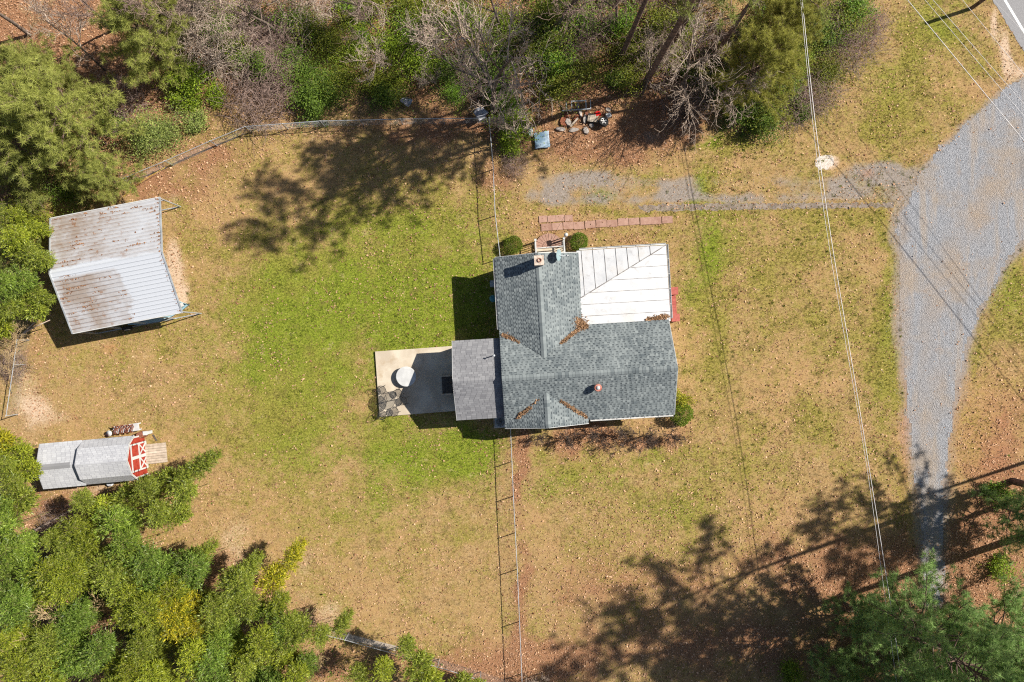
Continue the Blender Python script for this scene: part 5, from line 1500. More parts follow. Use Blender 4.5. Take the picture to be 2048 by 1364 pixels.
edge = [
 (436, 905, 40, 0, .9, GRN, "bamboo plume reaching furthest into the lawn, right of the shed ramp"), (395, 928, 45, 0, .9, GRN, "bamboo plume just left of the furthest reaching plume"), (345, 945, 60, 4, 1.2, GRN, "small bamboo plume under the shed ramp's lower corner"),
 (300, 960, 75, 1, .85, GRN, "bamboo plume touching the lower right corner of the shed"), (262, 975, 80, 4, 1.2, GRN, "short bamboo plume below the shed's front half"), (215, 1000, 85, 4, 1.3, LIM, "short bamboo plume below the shed's rear half"), (170, 985, 90, 1, .8, GRN, "upright bamboo plume below the shed's rear eave"),
 (385, 975, 35, 1, .9, GRN, "bamboo behind the plumes at the shed ramp"), (330, 1010, 50, 1, .9, GRN, "bamboo in the second row below the shed ramp"), (375, 1020, 20, 4, 1.2, GRN, "small bamboo at the lawn edge below the ramp plumes"), (430, 1085, 45, 0, .85, GRN, "bamboo plume alone in the sandy gap of the grove edge"), (395, 1105, 50, 4, 1.3, DRK, "low bamboo behind the sandy gap"),
 (520, 1108, 55, 0, .85, GRN, "bamboo plume left of the yellow plume"), (480, 1140, 55, 1, .85, GRN, "bamboo plume behind the one left of the yellow plume"), (605, 1082, 60, 0, .85, YEL, "bright yellow green bamboo plume at the grove's right edge"), (560, 1135, 60, 4, 1.3, YEL, "shorter yellow green bamboo under the bright yellow plume"),
 (570, 1190, 50, 1, .8, LIM, "lime green bamboo below the yellow plume"), (20, 880, 10, 4, 1.4, YEL, "yellow green bamboo at the left edge beside the shed"), (58, 905, 0, 4, 1.3, LIM, "bamboo overlapping the shed's rear corner"), (40, 960, 20, 1, .8, GRN, "bamboo at the left edge below the shed"),
 (25, 925, 25, 1, .8, GRN, "bamboo at the left edge level with the shed's rear wall"), (62, 985, 40, 4, 1.4, GRN, "low bamboo below the shed's rear corner"), (18, 1005, 30, 1, .85, DRK, "dark bamboo at the left edge beneath the shed"), (75, 935, 15, 4, 1.2, LIM, "small bamboo touching the shed's rear wall"),
 (345, 1200, 60, 1, .95, YEL, "yellow tinted bamboo in the middle of the grove"), (160, 1130, 70, 1, 1.0, LIM, "lime green bamboo standing out in the grove's left half")]
for tx, ty, az, v, s, c, lab in edge: bamboo(tx, ty, az, v, s, lab, c)
rg = np.random.default_rng(5)
clumps = [(55, 1100, 5, 1), (135, 1140, 6, 2), (235, 1120, 6, 0), (50, 1190, 5, 3), (165, 1215, 5, 3), (275, 1195, 6, 2), (100, 1275, 5, 0), (25, 1290, 4, 2), (205, 1300, 5, 3), (320, 1265, 5, 0), (395, 1215, 5, 5), (455, 1255, 6, 1), (330, 1340, 5, 2), (440, 1335, 5, 3), (525, 1275, 5, 2), (105, 1350, 5, 2), (545, 1350, 4, 3), (262, 1050, 4, 1), (400, 1125, 3, 3), (495, 1175, 4, 0), (15, 1040, 3, 1), (220, 1375, 5, 0), (330, 1120, 3, 3), (180, 1060, 3, 2), (600, 1240, 3, 0), (40, 1240, 4, 2), (590, 1310, 3, 2), (560, 1215, 3, 1), (440, 1195, 3, 0), (365, 1180, 3, 4), (140, 1075, 3, 0), (90, 1165, 3, 4), (290, 1100, 3, 0), (395, 1290, 4, 4), (270, 1320, 4, 4), (160, 1285, 4, 1), (500, 1320, 4, 0)]
pal = [(1, 1, 1), (.85, 1.0, 1.0), (1.15, 1.12, .8), (.7, .88, 1.0), (1.15, 1.1, .7), (1.6, 1.2, .6)]
cwords = ["mid green", "cool green", "lime green", "dark green", "olive", "golden"]
for k, (x, y, n, ci) in enumerate(clumps):
    hx = next(w for lim, w in ((45, "left edge"), (95, "far left"), (145, "left"), (190, "inner left"), (225, "centre left"), (268, "near centre left"), (300, "centre"), (350, "near centre right"), (398, "centre right"), (450, "inner right"), (510, "right"), (556, "far right"), (9999, "right end")) if x < lim)
    vy = "top" if y < 1130 else "upper half" if y < 1200 else "lower half" if y < 1290 else "bottom"
    for q in range(n):
        t = q * 2.4 + rg.random(); rr = 13 + 16 * rg.random() if q else 0
        c = tuple(np.array(pal[ci]) * rg.uniform(.85, 1.15))
        az = rg.uniform(25, 95)
        pos = "middle" if q == 0 else ("right" if math.cos(t) > .5 else "left" if math.cos(t) < -.5 else "upper" if math.sin(t) > 0 else "lower")
        bamboo(x + rr * math.cos(t), y - rr * math.sin(t), az, int(rg.choice([0, 1, 1, 3])), rg.uniform(.72, 1.08), f"{cwords[ci]} bamboo, {pos} stem of clump at lower left grove's {hx}, {vy}", c)
left = [(100, 462, -5, 0, .8, LIM, "bamboo plume brushing the carport's left eave near its top"), (104, 520, 5, 1, .8, GRN, "bamboo plume at the middle of the carport's left edge"), (105, 600, -20, 0, .8, GRN, "bamboo plume at the carport's lower left edge"), (88, 625, -30, 4, 1.3, GRN, "low bamboo plume pointing at the carport's bottom corner"),
        (50, 470, 30, 1, .9, LIM, "yellowish bamboo at left between pine and carport"), (60, 560, 10, 3, .9, DRK, "dark bamboo at left behind the carport plumes"), (20, 560, 40, 1, 1.0, DRK, "dark bamboo at the left edge level with the carport"), (30, 620, -20, 3, .85, GRN, "bamboo at the left edge level with the carport's lower corner"), (20, 660, -30, 4, 1.3, LIM, "pale low bamboo at the left edge above the short fence"), (40, 430, 60, 3, .8, LIM, "bamboo at the left edge under the pines"), (70, 505, 20, 3, .85, GRN, "bushy bamboo left of the carport's middle")]
for tx, ty, az, v, s, c, lab in left: bamboo(tx, ty, az, v, s, lab, c, "bamboo left of the carport")
bot = [(700, 1222, 60, 0, .75, GRN, "bamboo plume right of the grove beside the fallen board"), (650, 1255, 60, 1, .75, GRN, "bamboo clump left of the fallen board"), (620, 1310, 70, 1, .85, DRK, "dark bamboo at the bottom edge left of the fallen board"), (815, 1275, 85, 1, .75, GRN, "bamboo plume right of the fallen board"), (770, 1320, 80, 1, .8, LIM, "bamboo at the bottom edge below the fallen board"), (850, 1310, 60, 4, 1.3, GRN, "low bamboo right of the plume by the fallen board"), (720, 1340, 80, 3, .8, GRN, "bamboo at the bottom edge under the fence"), (870, 1345, 60, 4, 1.3, LIM, "small bamboo at the bottom edge further right"), (930, 1350, 70, 4, 1.1, GRN, "small bamboo sprout left of the long fence's lower end"), (960, 1362, 70, 4, .9, GRN, "last small bamboo sprout beside the long fence")]
for tx, ty, az, v, s, c, lab in bot: bamboo(tx, ty, az, v, s, lab, c, "bamboo along the bottom fence")
# dead tan culms sticking out of the grove
rg = np.random.default_rng(15)
DB = []
for k in range(3):
    big, small = bare_tree(rg, 4.5, 1.1, .022, 3, (16, 5, 3), .5, .007, .35, .1)
    Vv, Ff = tubes_np(big + small, 4); DB.append(mesh_np("dead_bamboo", Vv, Ff, M['twig_tan']))
for k, (x, y, az, tilt, s, lab) in enumerate(((150, 1240, 110, .5, .9, "dead tan bamboo standing bare in the grove's left half"), (105, 1280, 130, .55, .9, "dead tan bamboo at the far left of the grove"), (225, 1220, 80, .5, .7, "small dead bamboo in the middle of the grove"), (245, 1290, 100, .6, .6, "dead tan bamboo low in the grove"), (75, 590, 0, .8, .6, "dead tan bamboo leaning towards the carport"), (95, 530, 10, .8, .5, "dead tan bamboo at the carport's left edge"), (30, 690, 40, .7, .7, "dead tan bamboo by the short fence at left"), (560, 1290, 80, .6, .7, "dead tan bamboo near the bottom fence"), (640, 1330, 60, .6, .6, "dead tan bamboo at the bottom edge"), (20, 740, 60, .9, .6, "dead tan bamboo lying over the short left fence"), (290, 1350, 90, .5, .5, "dead tan bamboo at the bottom edge of the grove"), (70, 60, 20, .9, .9, "dead pale stems in the top left clearing"))):
    s *= 1.45; a = math.radians(az); mid = 2.9 * s
    pm_ = P(x, y, mid * math.cos(tilt)); o = link("dead_bamboo", DB[k % 3], None, (pm_[0] - math.cos(a) * math.sin(tilt) * mid, pm_[1] - math.sin(a) * math.sin(tilt) * mid, 0)); o.scale = (s,) * 3
    o.rotation_euler = Vector((math.cos(a) * math.sin(tilt), math.sin(a) * math.sin(tilt), math.cos(tilt))).to_track_quat('Z', 'X').to_euler()
    tag(o, lab, "dead bamboo", "dead culms")
lg = MB().tube([P(50, 1073, .5), P(80, 1055, .6), P(125, 1030, .5), P(150, 1015, .3)], [.10, .07, .05, .03], 8).build("fallen_log", M['twig_pale'], None, True)
tag(lg, "pale fallen trunk across the brush below the shed", "fallen trunk")
for k, (a, b, r, lab) in enumerate((((35, 675, .5), (100, 640, 1.6), .05, "pale trunk leaning from the left fence to the carport"), ((45, 668, .6), (88, 632, 1.8), .04, "thinner pale trunk beside the one leaning at the carport"))):
    tag(MB().tube([P(*a), P((a[0] + b[0]) / 2, (a[1] + b[1]) / 2 - 3, (a[2] + b[2]) / 2), P(*b)], [r, r * .8, r * .5], 7).build("leaning_log", M['twig_pale'], None, True), lab, "fallen trunk")

# ------------------------------------------------------------------ bare trees and vine tangles
rg = np.random.default_rng(31)
BT = [bare_meshes("bare_tree_a", rg, 'twig_pale', H=8.5, spread=3.6, r0=.15, kids=(11, 8, 5, 2)), bare_meshes("bare_tree_b", rg, 'twig_pale', H=6.5, spread=3.0, r0=.11, kids=(10, 7, 5, 2)), bare_meshes("bare_tree_c", rg, 'twig_brown', H=7.5, spread=3.0, r0=.12, kids=(11, 7, 5, 2)), bare_meshes("bare_bush", rg, 'twig_dark', H=1.6, spread=1.3, r0=.04, kids=(12, 7, 4, 2), trunk_clear=.05)]
for v, x, y, s, rz, lab in ((0, 985, 222, 1.15, .4, "large bare tree with pale branches over the fence corner"), (1, 930, 110, 1.0, 2.0, "bare tree behind the fence corner tree at the top"), (1, 1040, 285, .62, 1.2, "small bare tree overhanging the square blue grey sheet"), (0, 1352, 192, .8, 3.0, "bare tree with drooping pale branches right of the tyre"), (1, 1405, 205, .8, 4.1, "bare tree at the wood edge left of the right hand pines"),
                            (2, 1110, 70, 1.0, 5.0, "brown bare tree at the top above the junk pile"), (2, 1230, 60, .9, .9, "brown bare tree at the top right of the wood"), (0, 60, 70, .9, 2.5, "bare tree in the top left corner clearing"), (1, 210, 140, .8, .2, "bare tree beside the rounded pine at upper left"), (2, 420, 95, .9, 1.6, "brown bare tree rising through the vine tangle"), (2, 560, 70, .9, 3.2, "brown bare tree at the top right of the vine tangle"), (1, 720, 40, .9, 4.6, "bare tree at the top edge above the green thicket"), (2, 1360, 60, .9, 2.2, "brown bare tree at the top between the pines"), (1, 1480, 30, .8, 5.6, "bare tree at the top edge near the overhead cable"),
                            (1, 2010, 1210, .6, 1.0, "small bare tree at the right edge among the blue green pines"), (1, 1085, 1345, .35, 2.0, "bare sapling at the bottom edge right of the long fence"), (2, 230, 60, .8, 4.4, "brown bare tree behind the rounded pine at the top"), (2, 1000, 60, .8, 1.1, "brown bare tree at the top edge above the fence corner")):
    plant("bare_tree", BT[v], ("trunk", "branches"), P(x, y), rz, s, lab, "bare tree", "leafless trees")
for x, y, s, rz, lab in ((1340, 868, .75, 0, "dark leafless bush below the house's lower right corner"), (1285, 872, .85, 1.3, "leafless branchy shrub below the south gutter"), (1240, 868, .8, 2.6, "leafless shrub in the middle of the south bed"), (1190, 866, .7, 4.0, "leafless shrub below the cross gable"), (1135, 872, .7, 5.2, "leafless shrub below the left part of the cross gable"), (1075, 872, .6, .7, "leafless shrub beside the fence below the house"), (1360, 245, .8, 2.0, "dark leafless bush at the wood edge right of the tyre")):
    plant("bare_shrub", BT[3], ("stem", "branches"), P(x, y), rz, s, lab, "bare shrub", "leafless shrubs")
def vine_mesh(rng, R, H, n, mat):
    polys = []
    for k in range(n):
        t = rng.random() * 6.28; r = R * math.sqrt(rng.random()) * .9
        p = np.array([r * math.cos(t), r * math.sin(t), rng.uniform(.2, 1) * H * (1 - (r / R) ** 2 * .6)])
        a = rng.random() * 6.28; d = np.array([math.cos(a), math.sin(a), rng.uniform(-.2, .6)])
        pts, _ = wander(rng, p, d, rng.uniform(.8, 2.4), 7, .28, -.10)
        pts[:, 2] = np.clip(pts[:, 2], .03, None)
        polys.append((pts, np.linspace(.014, .006, 8)))
    V, F = tubes_np(polys, 3)
    return mesh_np("vines", V, F, M[mat])
VM = [vine_mesh(rg, 2.6, 2.6, 520, 'twig_pale'), vine_mesh(rg, 2.0, 1.8, 380, 'twig_brown')]
for v, x, y, s, rz, lab in ((0, 425, 70, 1.15, 0, "dense tangle of bare vines at the top left of the wood"), (0, 470, 110, .85, 1.2, "lower right part of the bare vine tangle"), (0, 375, 40, .9, 3.0, "bare vine tangle beside the rounded pine"), (1, 520, 210, 1.05, 2.2, "bare vines over the fence where it bends"), (1, 545, 165, .9, 4.0, "bare vines left of the green thicket"), (1, 1690, 100, .9, .6, "brown bramble tangle right of the overhead cable"), (1, 1625, 190, .8, 2.0, "brown bramble at the lower end of the right hand shrubs"), (1, 1368, 205, .9, 3.1, "bramble under the bare tree right of the tyre"), (0, 620, 30, .8, 2.6, "bare vine mound at the top edge of the thicket"), (1, 130, 1045, .7, 1.5, "brush heap below the shed behind the fallen trunk"), (1, 1030, 330, .45, .9, "twiggy brush by the fence below the small bare tree"), (1, 860, 90, .9, 5.0, "bare vines at the right end of the green thicket"), (1, 1160, 60, 1.0, 2.0, "bare vines at the top above the junk pile"), (1, 30, 730, .5, .4, "tan brush along the short left fence"), (1, 250, 210, .9, 4.2, "pale brush right of the big carport pine"), (1, 1660, 60, .8, 1.7, "brown bramble at the top just right of the overhead cable"), (1, 1730, 60, .7, 3.7, "brown bramble at the scrub's right border"), (1, 1580, 210, .8, 5.1, "brown bramble under the overhead cable at the lawn strip"), (1, 1420, 110, 1.0, .3, "bare vines between the tall pine trunks"), (1, 1300, 120, 1.0, 4.8, "bare vines left of the tall pine trunks")):
    tag(link("vine_tangle", VM[v], None, P(x, y), rz, s), lab, "vines", "bare vine tangles")

# ------------------------------------------------------------------ shrubs
rg = np.random.default_rng(404)
SB = [shrub_meshes("shrub_a", rg, 1.5, 1.5, 3200, .11), shrub_meshes("shrub_b", rg, 1.0, 1.2, 2000, .095), shrub_meshes("shrub_c", rg, 1.9, 1.0, 4200, .09, 18, lump=.45), shrub_meshes("shrub_d", rg, .7, .7, 1300, .08)]
DG = (.75, .9, .75); BR = (1.35, 1.45, .7); OL = (1.15, 1.0, .7); GY = (1.6, 1.5, 2.6); EM = (.9, 1.2, .75)
sh_list = [(0, 400, 170, BR, "bright lime shrub below the bare vine tangle"), (1, 440, 195, BR, "lime shrub just above the bend of the fence"), (1, 380, 205, BR, "lime shrub left of the one above the fence bend"), (0, 360, 165, OL, "olive shrub below the rounded pine"), (2, 340, 265, GY, "grey green brush along the fence above the lawn"), (2, 300, 285, GY, "grey green brush near the fence's left end"), (1, 400, 250, GY, "small grey green brush near the fence bend"),
 (1, 590, 110, EM, "emerald shrub among bare vines"), (1, 540, 150, EM, "small emerald shrub near the fence bend"), (0, 625, 215, DG, "dark green shrub growing into the fence"), (2, 660, 90, OL, "olive thicket at the top left of the green patch"), (2, 720, 110, BR, "lime thicket in the middle of the green patch"), (2, 790, 95, BR, "bright thicket in the green patch's upper right"), (2, 690, 160, OL, "olive thicket in the lower middle of the green patch"), (2, 770, 165, OL, "olive thicket behind the fence"), (0, 780, 200, DG, "dark green shrub behind the fence by the plastic bag"), (2, 840, 130, BR, "lime thicket at the green patch's right end"), (1, 720, 30, EM, "emerald shrub at the top edge"), (0, 830, 40, OL, "olive shrub at the top edge right of the emerald one"), (0, 650, 190, DG, "dark shrub at the fence left of the plastic bag"), (2, 620, 150, DG, "dark thicket left of the green patch"),
 (0, 900, 150, DG, "dark green shrub under the large bare tree"), (2, 960, 140, DG, "dark thicket under the large bare tree"), (0, 1000, 190, DG, "dark shrub beside the fence corner"), (0, 1030, 265, BR, "bright leafy shrub by the square blue grey sheet"), (1, 1022, 295, BR, "lower bright leafy shrub by the fence"), (1, 1020, 220, EM, "emerald shrub at the fence corner"), (2, 1100, 120, DG, "dark thicket above the junk pile"), (2, 1170, 140, OL, "olive thicket above the tyre"), (2, 1110, 180, OL, "olive thicket directly behind the junk pile"), (1, 1230, 165, DG, "dark green shrub above right of the tyre"), (0, 1240, 50, EM, "emerald shrub at the top above the tyre"), (1, 1258, 95, BR, "yellow green shrub in the top wood"), (2, 1080, 60, DG, "dark thicket at the top edge"), (2, 1330, 110, OL, "olive thicket around the tall pine trunk"), (1, 1360, 60, EM, "emerald shrub at the top between trunks"),
 (2, 1420, 170, DG, "dark thicket left of the right hand pines"), (2, 1500, 170, DG, "dark thicket at the wood's lower right corner"), (2, 1540, 220, OL, "olive thicket at the wood edge above the lawn strip"), (0, 1470, 225, DG, "dark green shrub on the wood's lower edge"), (0, 1560, 180, EM, "emerald shrub left of the overhead cable"), (2, 1570, 110, OL, "olive thicket under the overhead cable"), (0, 1640, 80, DG, "green shrub just right of the overhead cable"), (2, 1680, 50, OL, "olive scrub at the top right of the overhead cable"), (0, 1700, 30, EM, "emerald scrub at the top edge right of the cable"), (2, 1650, 150, OL, "olive scrub right of the cable near the lawn"), (1, 1600, 225, DG, "dark low shrub at the scrub's lower end"), (2, 1600, 40, OL, "olive thicket at the top edge under the cable"), (0, 1520, 250, DG, "dark shrub at the very edge of the lawn strip"),
 (1, 230, 250, DG, "dark green shrub between the pine and the grey brush"), (2, 60, 330, DG, "dark undergrowth under the left pines"), (2, 150, 380, DG, "dark undergrowth behind the carport"), (1, 20, 190, EM, "emerald shrub at the left edge below the clearing"), (2, 90, 450, OL, "undergrowth under the bamboo by the carport"),
 (1, 1985, 985, EM, "green shrub under the small blue green pine"), (0, 1800, 1290, DG, "dark shrub under the lower right pines"), (1, 1580, 1340, BR, "lime shrub at the bottom edge left of the pines"), (0, 1480, 1400, OL, "olive shrub at the bottom edge under the pine shadow"), (1, 1700, 1340, OL, "olive shrub between the lower right pines"), (1, 1990, 1130, BR, "lime shrub at the tall pine's foot"), (2, 1950, 1330, DG, "dark thicket in the bottom right corner"), (2, 200, 1180, DG, "dark undergrowth inside the bamboo grove"), (2, 380, 1300, DG, "dark undergrowth at the bottom of the grove"), (2, 80, 1150, DG, "dark undergrowth at the left of the grove"), (2, 280, 1250, DG, "undergrowth in the middle of the grove")]
for v, x, y, c, lab in sh_list:
    plant("shrub", SB[v], ("stem", "foliage"), P(x, y), rg.random() * 6.28, rg.uniform(.85, 1.15), lab, "shrub", "wood edge undergrowth", c)
lm = [(150, "above the carport pines"), (350, "left of the vine tangle"), (560, "around the vine tangle"), (760, "left in the green thicket"), (900, "right in the green thicket"), (1030, "by the fence corner"), (1260, "behind the junk pile"), (1450, "right of the tyre"), (1600, "left of the overhead cable"), (9999, "right of the overhead cable")]
def where(x, y):
    return ("at the top edge" if y < 60 else "midway in the wood" if y < 140 else "on the lower wood edge") + " " + next(w for lim, w in lm if x < lim)
rgw = np.random.default_rng(606)
woodpoly = [(330, -60), (1620, -60), (1600, 190), (1450, 215), (1290, 190), (1230, 180), (1000, 195), (620, 200), (470, 180), (330, 60)]
placed = []
tries = 0
while len(placed) < 96 and tries < 5000:
    tries += 1
    x, y = rgw.uniform(330, 1620), rgw.uniform(-60, 215)
    if not inpoly(np.array([x]), np.array([y]), woodpoly)[0]: continue
    if placed and min((x - a) ** 2 + (y - b) ** 2 for a, b in placed) < 34 ** 2: continue
    placed.append((x, y))
    q = rgw.random()
    if q < .18:
        v = int(rgw.integers(1, 3)); sap = rgw.uniform(.38, .72)
        plant("bare_sapling", BT[v], ("trunk", "branches"), P(x, y), rgw.random() * 6.28, sap, f"{['', 'pale', 'brown'][v]} bare sapling {where(x, y)}", "sapling", "saplings in the wood")
    elif q < .84:
        v = int(rgw.choice([0, 1, 2, 2])); ci = int(rgw.choice([0, 1, 1, 2, 3]))
        plant("shrub", SB[v], ("stem", "foliage"), P(x, y), rgw.random() * 6.28, rgw.uniform(.7, 1.1), f"{['dark green', 'olive', 'emerald', 'lime'][ci]} {['tall', 'small', 'spreading'][v]} shrub {where(x, y)}", "shrub", "wood undergrowth", [DG, OL, EM, BR][ci])
    else:
        tag(link("vine_tangle", VM[1], None, P(x, y), rgw.random() * 6.28, rgw.uniform(.6, .95)), f"brown bare vines {where(x, y)}", "vines", "bare vine tangles")
BM = ball_meshes("round_bush", rg, .70, 1.25, 4200, .075)
for x, y, s, c, lab in ((1027, 490, .86, (1.1, 1.15, .8), "round clipped bush left of the north door"), (1159, 483, .84, (.95, 1.1, .75), "round clipped bush right of the north door"), (1361, 829, 1.05, (1.0, 1.1, .7), "round clipped bush at the house's lower right corner")):
    p = P(x, y, .5); plant("round_bush", BM, ("trunk", "foliage"), (p[0], p[1], 0), rg.random() * 6, s, lab, "bush", "clipped round bushes", c)
p = P(1361, 800, .4)
plant("shrub", SB[3], ("stem", "foliage"), (p[0], p[1], 0), 1.0, (1.0, 1.35, 1.3), "yellow green shrub beside the house's east wall", "shrub", "foundation planting", (2.0, 1.5, .6))

# ------------------------------------------------------------------ scatter: leaves, grass, stones, roof straw
rg = np.random.default_rng(9)
def scatter(n, xr, yr):
    return rg.uniform(*xr, n), rg.uniform(*yr, n)
def off_hard(x, y):
    k = ~(inpoly(x, y, PATIO) | inpoly(x, y, HOUSE_FOOT))
    rel = np.stack([x, y], 1) - e0
    k &= rel @ rn < -.02
    return k
x, y = scatter(420000, (-35.5, 35.5), (-24, 24))
g, l, v, s, r, lime = masks(x, y)
dr_ = inpoly(x, y, DRIVE)
base = (.06 + .28 * np.clip((vnoise(x, y, 2.6, 95, 5, .7) - .42) * 4, 0, 1)) * (.6 + .4 * (1 - g)) + .85 * l
base = np.where(dr_, .02 + .25 * np.clip(l, 0, 1), base) * (1 - .7 * v)
keep = (rg.random(len(x)) < base) & off_hard(x, y)
x, y, l = x[keep], y[keep], l[keep]
C = np.stack([x, y, rg.uniform(.012, .06, len(x))], 1)
Vl, Fl = flatleaves(C, rg, .09, .35)
bright = np.clip(rg.beta(1.3, 1.8, len(x)), 0, 1)
tag(link("fallen_leaves", mesh_np("fallen_leaves", Vl, Fl, M['dry_leaf'], {"rnd": bright})), "scattered dry fallen leaves over the lawn and wood floor", "leaves", kind="stuff")

# low evergreen ground cover on the wood floor
COVER = [(720, 110, 170, 70, .9), (800, 160, 120, 50, .7), (640, 190, 90, 40, .6), (960, 150, 70, 70, .5), (1130, 130, 110, 70, .6), (1250, 80, 60, 50, .5), (1340, 110, 80, 70, .5), (1470, 180, 110, 60, .9), (1580, 120, 80, 110, .8), (1660, 60, 70, 70, .8), (400, 170, 70, 50, .5), (330, 270, 90, 25, .5),
         (60, 330, 120, 100, .6), (150, 400, 60, 30, .5), (40, 520, 60, 120, .7), (200, 1220, 280, 130, .5), (620, 60, 90, 60, .4), (1900, 1300, 140, 60, .4), (1650, 1330, 120, 40, .4), (1020, 270, 25, 50, .7), (830, 40, 90, 40, .6), (1990, 1010, 50, 60, .5), (700, 1320, 160, 40, .5), (20, 180, 60, 40, .6)]
x, y = scatter(190000, (-35.5, 35.5), (-24, 24))
cxp, cyp = px_of(x, y)
wob = (vnoise(x, y, 1.5, 41, 4) - .5) * 60
cv = blobs(cxp + wob, cyp - wob, COVER) * (vnoise(x, y, 1.0, 42, 4, .6) > .47)
keep = (rg.random(len(x)) < cv) & off_hard(x, y)
x, y = x[keep], y[keep]
C = np.stack([x, y, rg.uniform(.03, .45, len(x)) * (.4 + vnoise(x, y, 1.3, 43, 3))], 1)
Vl, Fl = flatleaves(C, rg, .10, .45)
gc = link("ground_cover", mesh_np("ground_cover", Vl, Fl, M['leaf'], {"rnd": np.clip(rg.normal(.4, .3, len(x)), 0, 1)}))
tag(gc, "low green ground cover leaves among the trees", "ground cover", kind="stuff")

def grassmat():
    m, nt, bs = newmat('grass_blades')
    a = attr(nt, "g"); b = attr(nt, "rnd")
    gr = mixc(nt, b, (0.06, 0.095, 0.008), (0.31, 0.375, 0.04)); ty_ = mixc(nt, b, (0.18, 0.105, 0.04), (0.64, 0.44, 0.225))
    gr = mixc(nt, attr(nt, 'lime'), mixc(nt, b, (0.10, 0.09, 0.013), (0.38, 0.335, 0.08)), gr)
    c = mixc(nt, a, ty_, gr); nt.links.new(c, bs.inputs["Base Color"]); bs.inputs["Roughness"].default_value = .8
    bs.inputs["Specular IOR Level"].default_value = .15
    tr = nt.nodes.new("ShaderNodeBsdfTranslucent"); nt.links.new(c, tr.inputs[0])
    mx = nt.nodes.new("ShaderNodeMixShader"); mx.inputs[0].default_value = .25
    nt.links.new(bs.outputs[0], mx.inputs[1]); nt.links.new(tr.outputs[0], mx.inputs[2]); nt.links.new(mx.outputs[0], nt.nodes["Material Output"].inputs[0])
    return m
x, y = scatter(190000, (-35.5, 35.5), (-24, 24))
g, l, v, s, r, lime = masks(x, y)
keep = off_hard(x, y) & ~inpoly(x, y, DRIVE) & (rg.random(len(x)) < (1 - .75 * l) * (1 - .8 * v) * (1 - .7 * s) * (.55 + .6 * g))
x, y, g, lime = x[keep], y[keep], g[keep], lime[keep]
nb = 4; n = len(x) * nb
xx = np.repeat(x, nb) + rg.normal(0, .035, n); yy = np.repeat(y, nb) + rg.normal(0, .035, n); gg = np.repeat(g, nb)
t = rg.random(n) * 6.28; le = rg.uniform(.35, 1.35, n)
D = np.stack([np.cos(t) * np.cos(le), np.sin(t) * np.cos(le), np.sin(le)], 1)
S = np.stack([-np.sin(t), np.cos(t), np.zeros(n)], 1)
L = rg.uniform(.05, .13, (n, 1)) * (.8 + .5 * gg[:, None]); W = rg.uniform(.007, .013, (n, 1))
C = np.stack([xx, yy, np.full(n, .004)], 1)
V = np.empty((n, 3, 3)); V[:, 0] = C - S * W; V[:, 1] = C + S * W; V[:, 2] = C + D * L
gg = np.clip(gg + (vnoise(xx, yy, .45, 61, 3, .7) - .5) * 1.3, 0, 1)
isg = (rg.random(n) < np.clip((gg - .10) * 1.5, .04, .95)).astype(float)
tag(link("grass", mesh_np("grass", V.reshape(-1, 3), np.arange(n * 3).reshape(-1, 3), grassmat(), {"g": isg, "rnd": np.clip(rg.random(n) * .75 + .25 - (vnoise(xx, yy, .9, 91, 5, .75) - .47) * 2.6, 0, 1), "lime": np.repeat(lime, nb)})), "short dry and green grass blades covering the lawn", "grass", kind="stuff")

# darker weed tufts dotted over the lawn
x, y = scatter(3600, (-24, 34), (-22, 20))
g, l, v, s, r, lime = masks(x, y)
cxp, cyp = px_of(x, y)
keep = off_hard(x, y) & ~inpoly(x, y, DRIVE) & (rg.random(len(x)) < np.clip(.15 + .8 * g - l, .02, 1) * np.where(cxp > 1360, .75, .12)) & (cyp > 250)
x, y = x[keep], y[keep]
rad = rg.gamma(2.0, .045, len(x)) + .04
nbl = 26; n = len(x) * nbl
t = rg.random(n) * 6.28; rr_ = np.sqrt(rg.random(n)) * np.repeat(rad, nbl)
C = np.stack([np.repeat(x, nbl) + rr_ * np.cos(t), np.repeat(y, nbl) + rr_ * np.sin(t), np.full(n, .006)], 1)
t = rg.random(n) * 6.28; le = rg.uniform(.3, 1.2, n)
D = np.stack([np.cos(t) * np.cos(le), np.sin(t) * np.cos(le), np.sin(le)], 1); S = np.stack([-np.sin(t), np.cos(t), np.zeros(n)], 1)
Vl, Fl = quads(C, D, S, rg.uniform(.06, .14, n), rg.uniform(.015, .03, n))
wdo = link("weeds", mesh_np("weeds", Vl, Fl, M['leaf'], {"rnd": np.clip(np.repeat(rg.random(len(x)), nbl) * .6 + rg.random(n) * .3, 0, 1)}))
wdo.color = (1.15, 1.0, .7, 1)
tag(wdo, "small dark green weed tufts dotted over the lawn", "weeds", kind="stuff")

# loose gravel stones on and around the drive
x, y = scatter(150000, (5, 35.5), (-19, 20))
g, l, v, s, r, lime = masks(x, y)
ins = inpoly(x, y, DRIVE)
keep = (ins & (rg.random(len(x)) < .55)) | (~ins & (rg.random(len(x)) < v * .55))
keep &= off_hard(x, y)
x, y = x[keep], y[keep]; n = len(x)
sz = rg.uniform(.010, .028, n)
base_t = np.array([[1, 0, 0], [-.5, .87, 0], [-.5, -.87, 0], [0, 0, 1.]])
a = rg.random(n) * 6.28
ca, sa = np.cos(a), np.sin(a)
V = np.empty((n, 4, 3))
for k in range(4):
    bx, by, bz = base_t[k]
    V[:, k, 0] = x + (bx * ca - by * sa) * sz; V[:, k, 1] = y + (bx * sa + by * ca) * sz; V[:, k, 2] = .005 + bz * sz * .8
F = (np.arange(n)[:, None, None] * 4 + np.array([[0, 1, 3], [1, 2, 3], [2, 0, 3]])[None]).reshape(-1, 3)
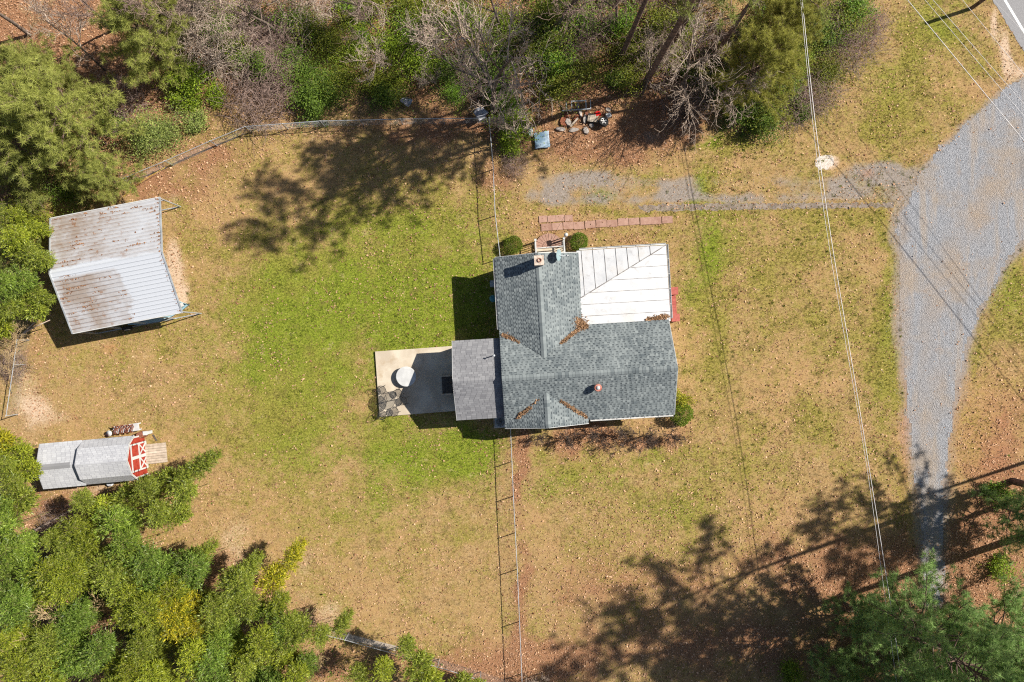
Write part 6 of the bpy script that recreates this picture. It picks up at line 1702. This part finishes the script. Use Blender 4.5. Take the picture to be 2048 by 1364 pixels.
m, nt, bs = newmat('loose_stone'); nt.links.new(mixc(nt, attr(nt, "rnd"), (.17, .172, .185), (.46, .455, .47)), bs.inputs["Base Color"]); bs.inputs["Roughness"].default_value = .9
tag(link("gravel", mesh_np("gravel", V.reshape(-1, 3), F, m, {"rnd": np.repeat(rg.random(n), 3)})), "loose grey stones over the gravel driveway", "gravel", kind="stuff")

# pine straw lodged in the roof valleys
def straw(name, spots, label):
    Cs = []
    for (u0, v0, u1, v1, w0, w1, n) in spots:
        for k in range(n):
            f = rg.random(); w = (w0 + (w1 - w0) * f) * .8
            a = rg.random() * 6.28; rr_ = math.sqrt(rg.random()) * w * (1 if rg.random() < .85 else rg.uniform(1.2, 2.6))
            u = u0 + (u1 - u0) * f + rr_ * math.cos(a); v_ = v0 + (v1 - v0) * f + rr_ * math.sin(a)
            zz = []
            if v_ <= VN + .03 and u >= U0: zz.append(zN(v_) if v_ > VR else zS(v_))
            if U0 <= u <= U1 and (v_ > 4.1 or v_ < 2.05): zz.append(zL(u) if u < 2.6 else zRt(u))
            if u > 5.1 and v_ > VN: zz.append(max(min(zPN(v_), zPE(u)), 2.3))
            if not zz: continue
            p = hw(u, v_); Cs.append((p[0], p[1], max(zz) + .03 + rg.random() * .03))
    Cs = np.array(Cs); Cs[:, :2] += rg.normal(0, .03, (len(Cs), 2))
    Vq, Fq = flatleaves(Cs, rg, .075, .5)
    return tag(link(name, mesh_np(name, Vq, Fq, M['straw'], {"rnd": rg.random(len(Fq))})), label, "pine straw", kind="stuff")
straw("pine_straw", [(.12, 5.72, .75, 5.42, .12, .13, 420), (.75, 5.42, 1.15, 5.15, .10, .02, 120)], "brown pine straw drift in the left valley of the north wing")
straw("pine_straw", [(4.9, 6.25, 5.3, 5.9, .30, .22, 1500), (5.0, 5.85, 3.7, 4.95, .16, .05, 800)], "large pine straw drift where the porch roof meets the valley")
straw("pine_straw", [(9.2, 6.10, 10.6, 6.25, .06, .17, 900)], "pine straw drift at the right end of the white porch roof")
straw("pine_straw", [(.75, .50, 1.6, 1.15, .07, .10, 480), (1.7, 1.3, 2.1, 1.6, .04, .03, 40)], "pine straw in the left valley of the south gable")
straw("pine_straw", [(3.45, 1.45, 5.05, .28, .05, .10, 900)], "pine straw in the right valley of the south gable")
